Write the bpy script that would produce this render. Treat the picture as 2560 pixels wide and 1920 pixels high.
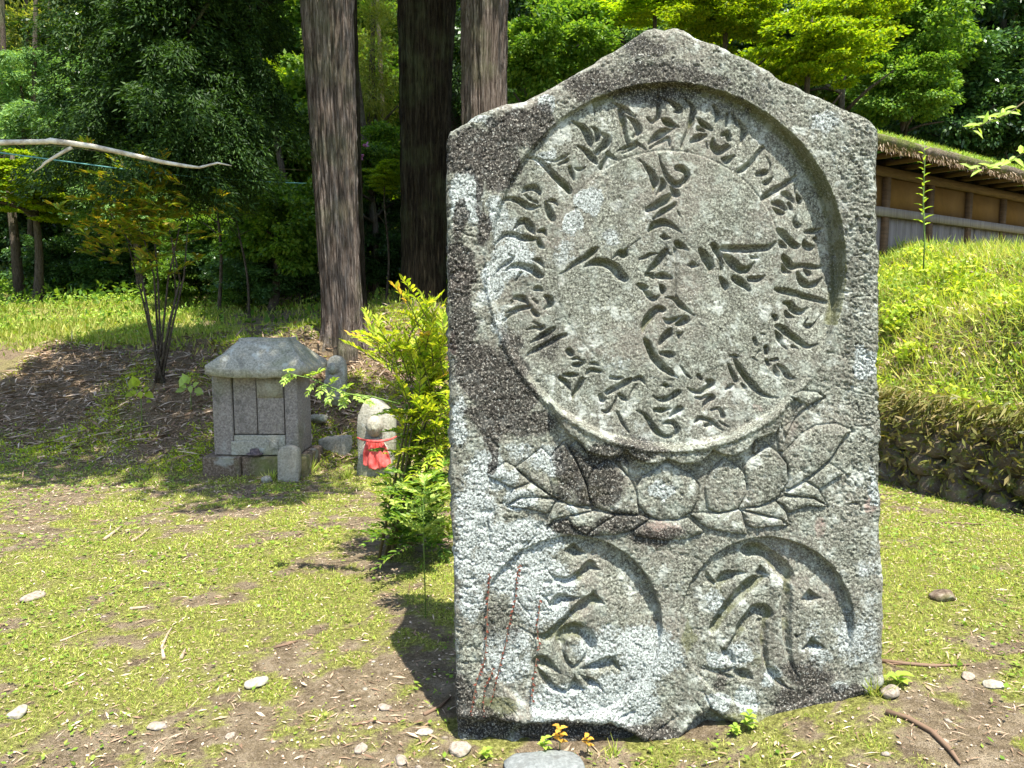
import bpy, bmesh, math, random
import numpy as np
from mathutils import Vector, Matrix
S = bpy.context.scene
for o in list(bpy.data.objects): bpy.data.objects.remove(o, do_unlink=True)
random.seed(7)
RG = np.random.default_rng(11)

# ------------------------------------------------------------ camera, sky, sun, exposure
FPX = 1900.0
CAM = np.array([0.0, 0.0, 1.43])
PITCH = math.atan(200 / FPX)
cd = bpy.data.cameras.new('camera'); cam = bpy.data.objects.new('camera', cd)
S.collection.objects.link(cam); S.camera = cam
cam.location = CAM; cam.rotation_euler = (math.pi / 2 - PITCH, 0, 0)
cd.sensor_width = 36; cd.lens = 36 * FPX / 2560; cd.clip_end = 600; cd.clip_start = 0.05
cd.dof.use_dof = False
SUN = np.array([0.155, -0.32, 0.93]); SUN /= np.linalg.norm(SUN)
sun_el = math.asin(SUN[2]); sun_az = math.atan2(SUN[0], SUN[1])
w = bpy.data.worlds.new('World'); S.world = w; w.use_nodes = True
nt = w.node_tree; sky = nt.nodes.new('ShaderNodeTexSky'); sky.sky_type = 'NISHITA'
sky.sun_disc = False; sky.sun_elevation = sun_el; sky.sun_rotation = sun_az
nt.links.new(sky.outputs[0], nt.nodes['Background'].inputs[0])
nt.nodes['Background'].inputs[1].default_value = 0.13
sl = bpy.data.lights.new('sun', 'SUN'); sl.energy = 5.0; sl.angle = math.radians(0.5); sl.color = (1.0, 0.95, 0.86)
so = bpy.data.objects.new('sun', sl); S.collection.objects.link(so)
so.rotation_euler = Vector((-SUN).tolist()).to_track_quat('-Z', 'Y').to_euler()
S.view_settings.view_transform = 'Standard'; S.view_settings.look = 'None'
S.view_settings.exposure = 1.4; S.view_settings.gamma = 1; S.view_settings.use_curve_mapping = False
S.render.engine = 'CYCLES'
S.cycles.max_bounces = 6; S.cycles.transmission_bounces = 4; S.cycles.diffuse_bounces = 3

# ------------------------------------------------------------ helpers
RIGHT = np.array([1.0, 0, 0]); FWD = np.array([0, math.cos(PITCH), -math.sin(PITCH)]); UP = np.array([0, math.sin(PITCH), math.cos(PITCH)])
def P(px, py, Y):
    r = FWD + (px - 1280) / FPX * RIGHT + (960 - py) / FPX * UP
    return CAM + r * (Y / r[1])
def D2(x, y): return (x * 1.1573, y * 1.1573)
def project(X, Y, Z):
    dx, dy, dz = X - CAM[0], Y - CAM[1], Z - CAM[2]
    f = dy * FWD[1] + dz * FWD[2]; u = dy * UP[1] + dz * UP[2]
    return 1280 + FPX * dx / f, 960 - FPX * u / f
def sstep(a, b, x):
    t = np.clip((x - a) / (b - a), 0, 1); return t * t * (3 - 2 * t)
_T = np.random.default_rng(5).random((8, 256, 256))
def vn(x, y, s=0):
    x = np.asarray(x, float); y = np.asarray(y, float)
    xi = np.floor(x).astype(int); yi = np.floor(y).astype(int); fx = x - xi; fy = y - yi
    fx = fx * fx * (3 - 2 * fx); fy = fy * fy * (3 - 2 * fy); T = _T[s % 8]; sx = (s * 37) % 256
    a = T[(xi + sx) & 255, yi & 255]; b = T[(xi + 1 + sx) & 255, yi & 255]
    c = T[(xi + sx) & 255, (yi + 1) & 255]; d = T[(xi + 1 + sx) & 255, (yi + 1) & 255]
    return (a * (1 - fx) + b * fx) * (1 - fy) + (c * (1 - fx) + d * fx) * fy - 0.5
def fbm(x, y, s=0, o=4, g=0.5):
    r = 0; a = 1
    for k in range(o): r = r + a * vn(x * 2 ** k + 17.3 * k, y * 2 ** k + 9.1 * k, s + k); a *= g
    return r
def mesh_np(name, V, F, mats=None, smooth=False, attrs=None):
    V = np.ascontiguousarray(V, dtype=np.float32).reshape(-1, 3)
    if isinstance(F, np.ndarray):
        k = F.shape[1]; lv = F.ravel(); ls = np.arange(len(F)) * k; lt = np.full(len(F), k)
    else:
        lv = np.array([i for f in F for i in f]); lt = np.array([len(f) for f in F]); ls = np.concatenate([[0], np.cumsum(lt)[:-1]])
    me = bpy.data.meshes.new(name)
    me.vertices.add(len(V)); me.vertices.foreach_set('co', V.ravel())
    me.loops.add(len(lv)); me.loops.foreach_set('vertex_index', lv.astype(np.int32))
    me.polygons.add(len(ls)); me.polygons.foreach_set('loop_start', ls.astype(np.int32)); me.polygons.foreach_set('loop_total', lt.astype(np.int32))
    if smooth: me.polygons.foreach_set('use_smooth', np.ones(len(ls), bool))
    me.update(calc_edges=True)
    if attrs:
        for n, A in attrs.items():
            at = me.attributes.new(n, 'FLOAT_COLOR', 'POINT'); at.data.foreach_set('color', np.ascontiguousarray(A, dtype=np.float32).ravel())
    for m in (mats or []): me.materials.append(m)
    return me
def link(name, me, parent=None, loc=None):
    o = bpy.data.objects.new(name, me); S.collection.objects.link(o)
    if loc is not None: o.location = [float(a) for a in loc]
    if parent: o.parent = parent
    return o
def thing(name, label, cat, loc=(0, 0, 0), rz=0, group=None):
    o = link(name, None, None, loc); o.rotation_euler = (0, 0, rz); o.empty_display_size = 0.1
    o['label'] = label; o['category'] = cat
    if group: o['group'] = group
    return o
def tag(o, label=None, cat=None, group=None, kind=None):
    for k, v in (('label', label), ('category', cat), ('group', group), ('kind', kind)):
        if v: o[k] = v
    return o
class MB:
    def __init__(s): s.V = []; s.F = []; s.n = 0
    def add(s, V, F):
        V = np.asarray(V, float).reshape(-1, 3); s.V.append(V)
        s.F += [tuple(int(i) + s.n for i in f) for f in F]; s.n += len(V); return s
    def box(s, x0, x1, y0, y1, z0, z1, top=1.0, jit=0.0):
        cx, cy = (x0 + x1) / 2, (y0 + y1) / 2; V = []
        for z, k in ((z0, 1), (z1, top)):
            for x, y in ((x0, y0), (x1, y0), (x1, y1), (x0, y1)):
                V.append((cx + (x - cx) * k + random.uniform(-jit, jit), cy + (y - cy) * k + random.uniform(-jit, jit), z + random.uniform(-jit, jit)))
        return s.add(V, [(0, 3, 2, 1), (4, 5, 6, 7), (0, 1, 5, 4), (1, 2, 6, 5), (2, 3, 7, 6), (3, 0, 4, 7)])
    def tube(s, pts, rad, n=6, cap=True):
        pts = np.asarray(pts, float); m = len(pts)
        rad = np.broadcast_to(np.asarray(rad, float), (m,)) if np.ndim(rad) == 0 else np.asarray(rad, float)
        T = np.gradient(pts, axis=0); T /= np.linalg.norm(T, axis=1)[:, None] + 1e-9
        ref = np.array([0, 0, 1.0]) if abs(T[:, 2]).mean() < 0.8 else np.array([1.0, 0.1, 0])
        A = np.cross(T, ref); A /= np.linalg.norm(A, axis=1)[:, None] + 1e-9; B = np.cross(T, A)
        an = np.linspace(0, 2 * math.pi, n, endpoint=False)
        V = pts[:, None] + rad[:, None, None] * (np.cos(an)[None, :, None] * A[:, None] + np.sin(an)[None, :, None] * B[:, None])
        F = []
        for i in range(m - 1):
            for j in range(n):
                F.append((i * n + j, i * n + (j + 1) % n, (i + 1) * n + (j + 1) % n, (i + 1) * n + j))
        if cap: F.append(tuple(range(n - 1, -1, -1))); F.append(tuple((m - 1) * n + j for j in range(n)))
        return s.add(V.reshape(-1, 3), F)
    def mesh(s, name, mat, smooth=False): return mesh_np(name, np.concatenate(s.V), s.F, [mat], smooth)
    def obj(s, name, mat, parent=None, smooth=False, loc=None, bevel=0):
        me = s.mesh(name, mat, smooth)
        if bevel:
            bm = bmesh.new(); bm.from_mesh(me); bmesh.ops.bevel(bm, geom=bm.edges[:] + bm.verts[:], offset=bevel, segments=2, affect='EDGES', profile=0.6, clamp_overlap=True)
            bm.to_mesh(me); bm.free()
        return link(name, me, parent, loc)
def rock_mesh(name, sx, sy, sz, seed, mat, sub=3, rough=0.18, flat=0.0):
    bm = bmesh.new(); bmesh.ops.create_icosphere(bm, subdivisions=sub, radius=1)
    r = random.Random(seed); pl = []
    for _ in range(9):
        v = Vector((r.gauss(0, 1), r.gauss(0, 1), r.gauss(0, 1))).normalized(); pl.append((v, r.uniform(0.62, 0.9)))
    for v in bm.verts:
        c = v.co.copy()
        for n, d in pl:
            k = c.dot(n)
            if k > d: c -= n * (k - d) * 0.9
        f = 1 + rough * float(fbm(c.x * 2 + seed, c.y * 2 + c.z * 1.7, seed % 5, 3))
        v.co = Vector((c.x * sx * f, c.y * sy * f, c.z * sz * f))
    me = bpy.data.meshes.new(name); bm.to_mesh(me); bm.free(); me.materials.append(mat)
    me.polygons.foreach_set('use_smooth', np.ones(len(me.polygons), bool))
    return me

# ------------------------------------------------------------ node materials
class NM:
    def __init__(s, name):
        s.m = bpy.data.materials.new(name); s.m.use_nodes = True; s.t = s.m.node_tree; s.t.nodes.clear()
        s.out = s.t.nodes.new('ShaderNodeOutputMaterial'); s.tc = s.n('ShaderNodeTexCoord')
    def n(s, t, **k):
        x = s.t.nodes.new(t)
        for a, v in k.items(): setattr(x, a, v)
        return x
    def set(s, sock, v):
        if isinstance(v, bpy.types.NodeSocket): s.t.links.new(v, sock)
        elif v is not None:
            if sock.type == 'RGBA' and not hasattr(v, '__len__'): v = (v, v, v, 1)
            elif sock.type == 'RGBA' and len(v) == 3: v = (*v, 1)
            sock.default_value = v
    def coord(s, scale=(1, 1, 1), kind='Object'):
        mp = s.n('ShaderNodeMapping'); s.set(mp.inputs[0], s.tc.outputs[kind]); mp.inputs['Scale'].default_value = scale; return mp.outputs[0]
    def noise(s, scale, detail=4, rough=0.6, vec=None, dist=0):
        x = s.n('ShaderNodeTexNoise'); x.inputs['Scale'].default_value = scale; x.inputs['Detail'].default_value = detail
        x.inputs['Roughness'].default_value = rough; x.inputs['Distortion'].default_value = dist
        s.set(x.inputs['Vector'], vec if vec is not None else s.tc.outputs['Object']); return x.outputs[0]
    def ramp(s, fac, stops, interp='LINEAR'):
        x = s.n('ShaderNodeValToRGB'); r = x.color_ramp; r.interpolation = interp
        while len(r.elements) < len(stops): r.elements.new(0.5)
        for e, (p, c) in zip(r.elements, stops):
            e.position = p; e.color = (c, c, c, 1) if not hasattr(c, '__len__') else (*c[:3], 1)
        s.set(x.inputs[0], fac); return x.outputs[0]
    def mix(s, f, a, b, mode='MIX'):
        x = s.n('ShaderNodeMix', data_type='RGBA', blend_type=mode)
        s.set(x.inputs[0], f); s.set(x.inputs[6], a); s.set(x.inputs[7], b); return x.outputs[2]
    def math(s, op, a, b=0.0, clamp=False):
        x = s.n('ShaderNodeMath', operation=op); x.use_clamp = clamp; s.set(x.inputs[0], a); s.set(x.inputs[1], b); return x.outputs[0]
    def attr(s, name):
        x = s.n('ShaderNodeAttribute'); x.attribute_name = name; sp = s.n('ShaderNodeSeparateColor'); s.set(sp.inputs[0], x.outputs[0])
        return sp.outputs[0], sp.outputs[1], sp.outputs[2], x.outputs[3]
    def bump(s, h, strength=0.5, dist=0.01, prev=None):
        x = s.n('ShaderNodeBump'); x.inputs['Strength'].default_value = strength; x.inputs['Distance'].default_value = dist
        s.set(x.inputs['Height'], h)
        if prev is not None: s.set(x.inputs['Normal'], prev)
        return x.outputs[0]
    def pbr(s, col, rough=0.9, nrm=None, spec=0.3):
        b = s.n('ShaderNodeBsdfPrincipled'); s.set(b.inputs['Base Color'], col); s.set(b.inputs['Roughness'], rough)
        b.inputs['Specular IOR Level'].default_value = spec
        if nrm is not None: s.set(b.inputs['Normal'], nrm)
        s.t.links.new(b.outputs[0], s.out.inputs[0]); return s.m
def leaf_mat(name, c1, c2, c3, trans=0.4, rough=0.5, spec=0.25, sat=None):
    M = NM(name); g = M.n('ShaderNodeNewGeometry'); oi = M.n('ShaderNodeObjectInfo')
    f = M.math('ADD', M.math('MULTIPLY', g.outputs['Random Per Island'], 0.8), M.math('MULTIPLY', M.noise(1.3, 3), 0.35))
    col = M.ramp(f, [(0.1, c1), (0.5, c2), (0.95, c3)])
    br = M.math('ADD', M.math('MULTIPLY', oi.outputs['Random'], 0.5), 0.75)
    hv = M.n('ShaderNodeHueSaturation'); M.set(hv.inputs['Color'], col); M.set(hv.inputs['Value'], br); col = hv.outputs[0]
    b = M.n('ShaderNodeBsdfPrincipled'); M.set(b.inputs['Base Color'], col); b.inputs['Roughness'].default_value = rough; b.inputs['Specular IOR Level'].default_value = spec
    tr = M.n('ShaderNodeBsdfTranslucent'); tc = M.mix(1.0, col, (1.5, 1.45, 0.5, 1), 'MULTIPLY'); M.set(tr.inputs[0], tc)
    mx = M.n('ShaderNodeMixShader'); mx.inputs[0].default_value = trans
    M.t.links.new(b.outputs[0], mx.inputs[1]); M.t.links.new(tr.outputs[0], mx.inputs[2]); M.t.links.new(mx.outputs[0], M.out.inputs[0])
    return M.m
def stone_mat(name, base, dark, light, scale=1.0, moss=0.3, pale=0.3):
    M = NM(name)
    a = M.noise(60 * scale, 5, 0.75); b = M.noise(7 * scale, 4); c = M.noise(2.5 * scale, 3)
    col = M.ramp(a, [(0.3, dark), (0.5, base), (0.72, light)])
    col = M.mix(M.ramp(b, [(0.58, 0.0), (0.66, pale)]), col, (0.5, 0.53, 0.48))
    col = M.mix(M.ramp(b, [(0.3, 0.65), (0.42, 0.0)]), col, (0.07, 0.065, 0.055))
    col = M.mix(M.ramp(c, [(0.5, 0.0), (0.7, moss)]), col, (0.13, 0.16, 0.04))
    n = M.bump(a, 0.7, 0.006); n = M.bump(b, 0.5, 0.02, n)
    return M.pbr(col, 0.92, n, 0.2)
def wood_mat(name, c1, c2, vec=(30, 30, 1.2), bump=0.5):
    M = NM(name); v = M.coord(vec); a = M.noise(1.0, 6, 0.7, v, 0.4)
    col = M.ramp(a, [(0.3, c1), (0.7, c2)]); col = M.mix(M.math('MULTIPLY', M.noise(1.5, 3), 0.5), col, c1)
    return M.pbr(col, 0.85, M.bump(a, bump, 0.01), 0.2)

# terrain ---------------------------------------------------------------
def foot(x):       # y where the left bank starts to rise
    return 6.35 + 0.35 * np.sin(x * 0.9 + 0.6) + 0.25 * sstep(-2.6, -1.4, x)
def terrain(x, y):
    x = np.asarray(x, float); y = np.asarray(y, float)
    z = 0.17 * sstep(0.25, 1.3, x) * sstep(6, 3.2, y) + 0.012 * fbm(x * 1.5, y * 1.5, 1, 4)
    f = foot(x)
    z = z + (0.98 + 0.04 * fbm(x, y, 3)) * sstep(-0.1, 2.5, y - f) + 0.28 * sstep(-2.8, -1.2, x) * sstep(1.6, 3.4, y - f)
    z = z + 0.11 * np.clip(y - f - 2.4, 0, 6) + 0.40 * np.clip(y - 15.5, 0, 60) + 0.10 * fbm(x * 0.8, y * 0.8, 2) * sstep(6.5, 8, y)
    bk_ = sstep(0.1, 0.7, y - f) * sstep(3.2, 2.4, y - f)
    z = z + 0.07 * fbm(x * 2.5, y * 2.5, 4, 3) * sstep(0.2, 0.8, y - f) + bk_ * (0.05 * fbm(x * 8, y * 8, 1, 3) - 0.10 * np.abs(fbm(x * 1.4, y * 1.4, 7, 3)))
    z = z + 0.16 * sstep(2.05, 2.2, y - f + 0.3 * fbm(x * 2, x * 0, 5, 3)) * sstep(-4.2, -2.6, x) - 0.10 * sstep(-4.2, -2.6, x) * sstep(1.3, 1.9, y - f)
    return z
# right bank line (foot of the retaining wall), bank rises to the right of it
def wallx(y): return 3.02 + 0.22 * np.clip(6.6 - y, -0.8, 3.5) + 0.05 * np.sin(y * 3)
def bank_h(x, y):  # height of right bank above wall foot
    d = x - wallx(y)
    return 0.62 * sstep(0.02, 0.14, d) + (0.85 * sstep(0.1, 0.95, d) + 0.42 * sstep(0.8, 1.9, d)) * (1.10 - 0.22 * sstep(4.8, 7.4, y))
# ------------------------------------------------------------ carved monument
OX = dict(z1=(1100, 40, .2712), z2=(1600, 40, .2712), z3=(1150, 350, .226), z4=(1500, 350, .1808), z5=(1780, 350, .1808),
          z6=(1150, 600, .2037), z7=(1500, 600, .1808), z8=(1750, 600, .2037), z9=(1350, 850, .226), zA=(1750, 850, .226),
          zB=(1180, 1080, .2712), zC=(1600, 1080, .2712), zD=(1180, 1320, .226), zE=(1680, 1320, .226), zF=(1150, 1550, .2486), zG=(1700, 1550, .2486))
STROKES = {
'z1': [[(1220,955,8),(1300,1000,25),(1360,1070,38),(1385,1150,32),(1400,1200,5)],[(1400,1010,8),(1450,1050,30),(1455,1110,30),(1410,1165,10)],
 [(1500,1070,15),(1550,1110,32),(1530,1170,40),(1460,1240,28)],[(1560,1262,28),(1630,1310,8)],[(1545,1290,20),(1490,1380,28)],
 [(1600,780,8),(1700,830,27),(1810,910,8)],[(1680,850,38),(1690,950,34),(1710,1060,28),(1745,1160,20)],[(1740,910,12),(1800,960,30),(1845,1040,34),(1800,1095,18)],
 [(1660,1220,8),(1740,1190,25),(1800,1170,10)],[(1820,1150,20),(1905,1215,8)],[(1690,1250,8),(1790,1190,26),(1830,1160,20)],[(1435,800,6),(1430,960,8)]],
'z2': [[(185,720,18),(185,900,27),(120,950,20),(70,910,8)],[(210,920,8),(270,960,38),(370,1010,8)],[(90,1160,15),(180,1085,42),(260,1040,30),(350,1010,8)],
 [(100,1205,10),(200,1140,30),(270,1110,20),(290,1180,12)],[(230,740,8),(310,780,20),(380,840,38),(330,865,10)],[(440,740,12),(510,820,26),(500,920,32),(460,1060,28),(400,1190,22)],
 [(540,910,8),(600,970,32),(680,1020,20)],[(490,1140,20),(560,1100,36),(625,1080,15)],[(630,1140,8),(645,1200,10)],[(560,1020,25),(605,1040,15)],
 [(700,1110,15),(700,1180,36),(760,1222,42),(835,1185,28)],[(780,1075,15),(835,1060,30),(850,1115,24)],[(780,1300,15),(830,1312,36),(895,1270,12)],
 [(830,880,16),(820,990,12)],[(950,940,12),(988,1040,30),(960,1150,20)],[(700,800,14),(740,880,26),(720,960,10)],[(880,860,12),(920,960,20)]],
'z3': [[(720,190,8),(850,200,25),(940,270,38),(1060,400,40),(1170,500,42),(1220,560,30)],[(950,210,8),(1040,222,14),(1130,185,20),(1210,140,10)],
 [(1100,255,15),(1185,210,26)],[(1220,290,22),(1240,360,28),(1270,440,8)],[(1270,300,10),(1330,312,20),(1390,290,8)],[(1300,50,10),(1400,100,30),(1470,180,42),(1525,245,12)],
 [(1640,130,15),(1690,160,24),(1745,205,8)],[(690,565,10),(740,525,30),(820,520,36),(875,560,30),(885,600,12)],[(720,600,10),(780,650,18),(855,690,12)],
 [(470,670,8),(540,640,25),(640,660,38),(720,710,40),(800,735,32),(890,715,8)],[(950,680,20),(980,760,42),(1020,850,42),(1050,865,12)],[(960,668,8),(1040,665,26),(1085,712,10)],
 [(590,990,8),(650,910,28),(730,890,40),(780,960,48),(825,1025,12)],[(360,1190,6),(430,1100,15),(500,1040,30),(600,1045,32),(700,1075,36),(800,1085,30),(850,1080,12)],
 [(880,1000,25),(930,1000,30),(955,1055,8)],[(860,1080,15),(890,1150,38),(935,1190,10)],[(380,1480,6),(450,1400,20),(540,1340,30),(590,1285,18),(540,1265,8)],
 [(510,1440,8),(580,1390,30),(700,1390,42),(800,1430,50),(880,1490,42),(925,1490,12)],[(810,1320,12),(870,1330,35),(925,1400,10)],[(620,1545,16),(680,1460,16)],
 [(1110,1480,8),(1210,1420,18),(1300,1350,35),(1400,1290,40),(1480,1220,42),(1540,1185,10)],[(1380,1400,10),(1480,1350,42),(1600,1350,50),(1700,1400,54),(1780,1480,60),(1835,1530,42)],
 [(1700,1305,8),(1780,1240,35),(1820,1260,48),(1850,1200,18)],[(1850,1200,5),(2000,1080,8)]],
'z4': [[(530,240,6),(620,310,20),(720,440,45),(770,550,60),(760,640,34),(745,750,10)],[(830,180,6),(870,330,20),(930,460,35),(1010,560,45),(1110,590,50),(1200,530,45),(1225,440,42),(1170,380,50),(1080,370,38)],
 [(870,520,20),(900,590,50),(860,680,42),(790,750,12)],[(1020,640,40),(1060,720,56),(1105,745,20)],[(680,950,40),(780,900,62),(920,820,64),(1020,740,45)],
 [(760,1080,15),(880,990,40),(1020,900,36),(1050,860,20)],[(1090,970,12),(1122,1035,14)],[(700,1240,30),(780,1160,56),(900,1130,56),(1020,1180,35),(1150,1270,8)],
 [(1080,1420,40),(1130,1450,52),(1245,1510,8)],[(1070,1500,32),(1060,1640,14)]],
'z5': [[(400,410,35),(500,360,50),(620,240,45),(760,60,25)],[(720,800,28),(800,740,50),(960,650,50),(1100,560,40),(1230,460,20)],
 [(660,460,30),(760,430,46),(840,400,20),(860,310,14),(800,200,12)],[(740,560,15),(820,560,42),(890,480,12)],[(1030,710,35),(1110,740,52),(1185,830,18)],
 [(1240,720,18),(1270,800,46),(1280,865,18)],[(1200,580,10),(1220,700,15)],[(870,850,30),(970,860,52),(1065,935,28)],[(1120,860,30),(1150,925,28)],
 [(870,920,8),(940,970,38),(1010,1000,32),(1060,985,8)],[(1230,1000,8),(1200,1100,36),(1240,1160,46),(1290,1140,15)],
 [(940,1230,30),(1020,1280,60),(1110,1370,62),(1210,1440,56),(1280,1430,15)],[(960,1370,10),(1000,1440,42),(1070,1480,10)],
 [(1350,1250,20),(1430,1240,40),(1540,1220,32),(1640,1190,15)],[(1350,1370,30),(1370,1430,56),(1440,1460,52),(1500,1440,15)],[(1520,1340,36),(1532,1385,10)],
 [(190,1490,50),(400,1500,54),(700,1490,52),(830,1470,40),(930,1370,6)]],
'z6': [[(660,720,14),(700,700,34),(780,720,42),(840,780,14)],[(620,800,14),(640,750,20)],[(570,890,12),(700,850,36),(860,810,30)],[(540,1010,8),(600,930,26),(700,890,20)],
 [(920,610,16),(960,590,40),(1005,610,20)],[(1050,690,20),(1100,720,46),(1110,790,44),(1050,840,18)],[(900,720,14),(950,760,22)],[(890,860,30),(940,910,38),(970,915,12)],
 [(830,1100,10),(920,1070,22),(1000,1085,34),(1030,1060,20)],[(900,1000,12),(980,1040,20)],[(870,1260,10),(980,1200,34),(1080,1140,42),(1150,1090,30)],
 [(840,1410,14),(930,1350,36),(1050,1290,36),(1180,1220,36),(1300,1160,26)],[(820,1450,8),(850,1400,20)]],
'z7': [[(560,260,20),(640,230,30),(720,190,26),(820,175,8)],[(700,410,35),(790,330,55),(880,210,60),(930,140,40)],[(930,150,20),(1000,190,14)],
 [(640,500,12),(690,460,50),(765,512,28)],[(810,490,35),(900,490,52),(1000,520,28)],[(550,610,30),(620,650,50),(690,640,8)],[(600,650,20),(680,750,46),(760,810,46),(832,760,12)],
 [(860,620,25),(890,680,50),(880,745,22)],[(920,790,10),(1040,810,30),(1140,900,46),(1230,970,26),(1330,1050,8)],
 [(880,960,50),(800,960,56),(700,1060,62),(630,1180,50),(610,1260,30)],[(640,1380,30),(680,1480,40),(740,1600,46),(790,1660,42)],
 [(900,1080,15),(980,1130,46),(1100,1070,26),(1180,1040,8)],[(1190,1060,20),(1210,1100,56),(1130,1150,56),(1080,1170,30)],[(990,1240,30),(960,1300,56),(880,1400,50),(830,1475,12)],
 [(870,1570,30),(980,1590,52),(1030,1600,30)]],
'z8': [[(1060,200,40),(1110,260,55),(1170,320,46),(1300,300,32),(1450,310,38),(1560,310,26),(1600,290,8)],[(1050,310,25),(1080,370,46),(1140,395,10)],[(1360,355,36),(1405,390,44)],
 [(1250,410,30),(1320,510,54),(1420,550,46),(1520,520,42),(1600,440,8)],[(960,600,25),(1060,620,42),(1250,660,42),(1450,710,40),(1600,750,36),(1650,760,12)],
 [(1070,765,20),(1150,790,46),(1210,860,54),(1300,880,40),(1380,820,8)],[(1090,880,25),(1120,930,36),(1190,945,8)],[(1600,830,6),(1520,950,8),(1440,1040,22),(1380,1055,38),(1330,1030,20),(1380,960,8)],
 [(930,930,24),(965,955,34),(950,1005,10)],[(980,1060,30),(1060,1100,48),(1160,1180,50),(1280,1270,42),(1380,1310,25),(1500,1275,6)],
 [(960,1120,12),(1000,1190,42),(1015,1260,26),(1085,1340,14)],[(1160,1310,25),(1225,1330,10)],[(700,1220,30),(722,1285,24)],[(780,1145,12),(835,1157,8)],[(840,1320,35),(842,1395,30)],
 [(760,1360,15),(718,1430,12)],[(680,1450,15),(722,1475,10)],[(850,1490,30),(862,1540,24)],[(900,1480,20),(970,1470,20)],
 [(30,120,30),(90,200,58),(150,310,50),(140,390,10)],[(190,60,40),(240,130,50),(290,280,20)],[(230,230,8),(290,320,30),(270,400,10)],
 [(350,200,40),(420,260,62),(520,350,56),(620,350,46),(700,260,10)],[(660,200,20),(735,207,15)],[(280,460,25),(330,540,50),(347,625,12)],
 [(450,460,40),(540,520,56),(635,612,22)],[(650,480,40),(760,470,40),(830,430,8)]],
'z9': [[(1200,30,40),(1260,170,46),(1350,280,46),(1450,360,35),(1540,420,8)],[(325,125,40),(340,150,42)],[(370,210,20),(430,212,15),(490,232,14)],[(380,280,25),(440,280,36),(500,250,12)],
 [(560,270,12),(610,260,26),(660,282,10)],[(520,380,15),(580,340,30),(670,350,26)],[(270,390,20),(340,390,32),(400,390,26)],[(230,430,30),(290,480,34),(350,570,8)],
 [(470,440,30),(430,540,36),(380,610,26),(370,690,8)],[(800,420,25),(870,430,26),(930,420,8)],[(760,590,35),(850,540,36),(960,480,40),(1010,450,30)],
 [(1060,450,25),(1130,430,32),(1182,502,8)],[(1080,500,12),(1010,620,10),(960,800,6)],[(680,620,26),(700,670,34)],[(890,610,20),(930,650,34),(980,672,8)],
 [(860,640,15),(830,720,20),(760,800,28),(700,790,14)],[(870,810,15),(920,920,22),(1000,1050,8)],[(1270,630,6),(1350,670,28),(1440,660,36),(1530,600,40),(1560,580,24)],
 [(1300,790,30),(1370,790,34),(1460,770,12)],[(1460,860,20),(1550,780,42),(1592,770,20)],
 [(1080,790,6),(1170,830,25),(1240,930,38),(1310,1030,38),(1400,1080,26),(1490,1070,28),(1540,1010,32),(1510,940,34),(1440,920,32),(1380,940,12)],
 [(1570,290,10),(1630,370,18),(1690,430,12)],[(1650,540,8),(1720,580,25),(1800,580,28),(1880,530,38),(1920,480,42),(1870,460,20)],[(1770,400,26),(1800,440,20)],
 [(1740,650,15),(1800,650,22),(1870,620,20)],[(1830,790,15),(1860,700,36),(1920,640,40)],[(1740,920,20),(1790,880,28),(1880,890,28),(1960,940,28),(2040,1010,8)],
 [(1920,780,20),(2000,770,20),(2040,840,30),(2020,870,10)],[(1860,960,28),(1900,950,28)],[(2000,900,8),(2060,950,15),(2110,970,6)]],
'zA': [[(350,180,15),(420,180,22),(460,180,6)],[(410,220,25),(470,320,40),(550,440,42),(640,550,38),(740,620,26),(890,645,6)],[(340,270,12),(370,350,25),(420,450,30)],
 [(310,560,12),(360,520,26),(410,490,10)],[(490,490,15),(522,532,22)],[(890,280,20),(950,330,36),(1000,410,34),(1070,430,8)],[(850,290,15),(860,360,26),(880,400,15)]],
'zD': [[(850,500,6),(930,570,25),(1060,590,42),(1180,550,50),(1270,480,54),(1310,430,50)],[(780,770,10),(870,860,22)],[(920,860,40),(980,800,55),(1080,800,36),(1200,780,8)],
 [(500,1090,6),(640,1180,14),(740,1210,32),(840,1210,50),(950,1110,42),(1080,990,42),(1200,900,62),(1310,820,62),(1350,740,30)],[(1350,800,30),(1465,852,10)],
 [(985,1310,50),(1000,1190,62),(1130,1130,70),(1260,1190,70),(1310,1310,58),(1300,1380,18)],[(985,1310,50),(1000,1400,34),(1050,1490,28),(1110,1550,26)],[(1300,1370,34),(1250,1450,28),(1180,1520,24),(1120,1555,20)]],
'zE': [[(390,510,12),(420,580,28),(470,630,20)],[(520,640,20),(560,590,50),(640,550,56),(760,520,26),(840,510,6)],
 [(1060,560,25),(960,590,50),(880,640,66),(760,760,62),(650,870,60),(560,990,58),(480,1120,50),(450,1180,15)],
 [(810,260,30),(880,260,62),(980,260,60),(1080,310,56),(1180,400,66),(1270,500,76),(1310,590,50),(1280,650,10)],
 [(1300,560,30),(1295,700,46),(1285,900,46),(1280,1100,42),(1295,1300,38),(1320,1480,28),(1370,1600,16),(1430,1680,6)],[(730,1240,25),(770,1130,50),(850,1020,56),(930,930,60),(1030,950,76),(1070,990,40)],
 [(1000,1050,50),(1010,1140,18)],[(560,1350,12),(620,1400,50),(650,1470,40),(692,1528,10)],[(1040,980,40),(1030,1100,38),(1020,1250,36),(1030,1400,32),(1060,1540,24),(1110,1640,8)],[(760,1180,36),(690,1270,34),(650,1380,30),(690,1500,20)],[(350,1540,8),(470,1580,16),(600,1600,22),(690,1560,18)],[(1380,1200,14),(1400,1220,16),(1460,1190,8)]],
'zF': [[(750,450,25),(800,430,48),(880,450,46),(1005,545,10)],[(760,480,20),(820,560,30),(930,690,32),(1050,740,30)],[(1600,1000,10),(1750,930,20)],[(1830,1250,8),(1980,1130,12),(2200,980,8)]],
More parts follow.
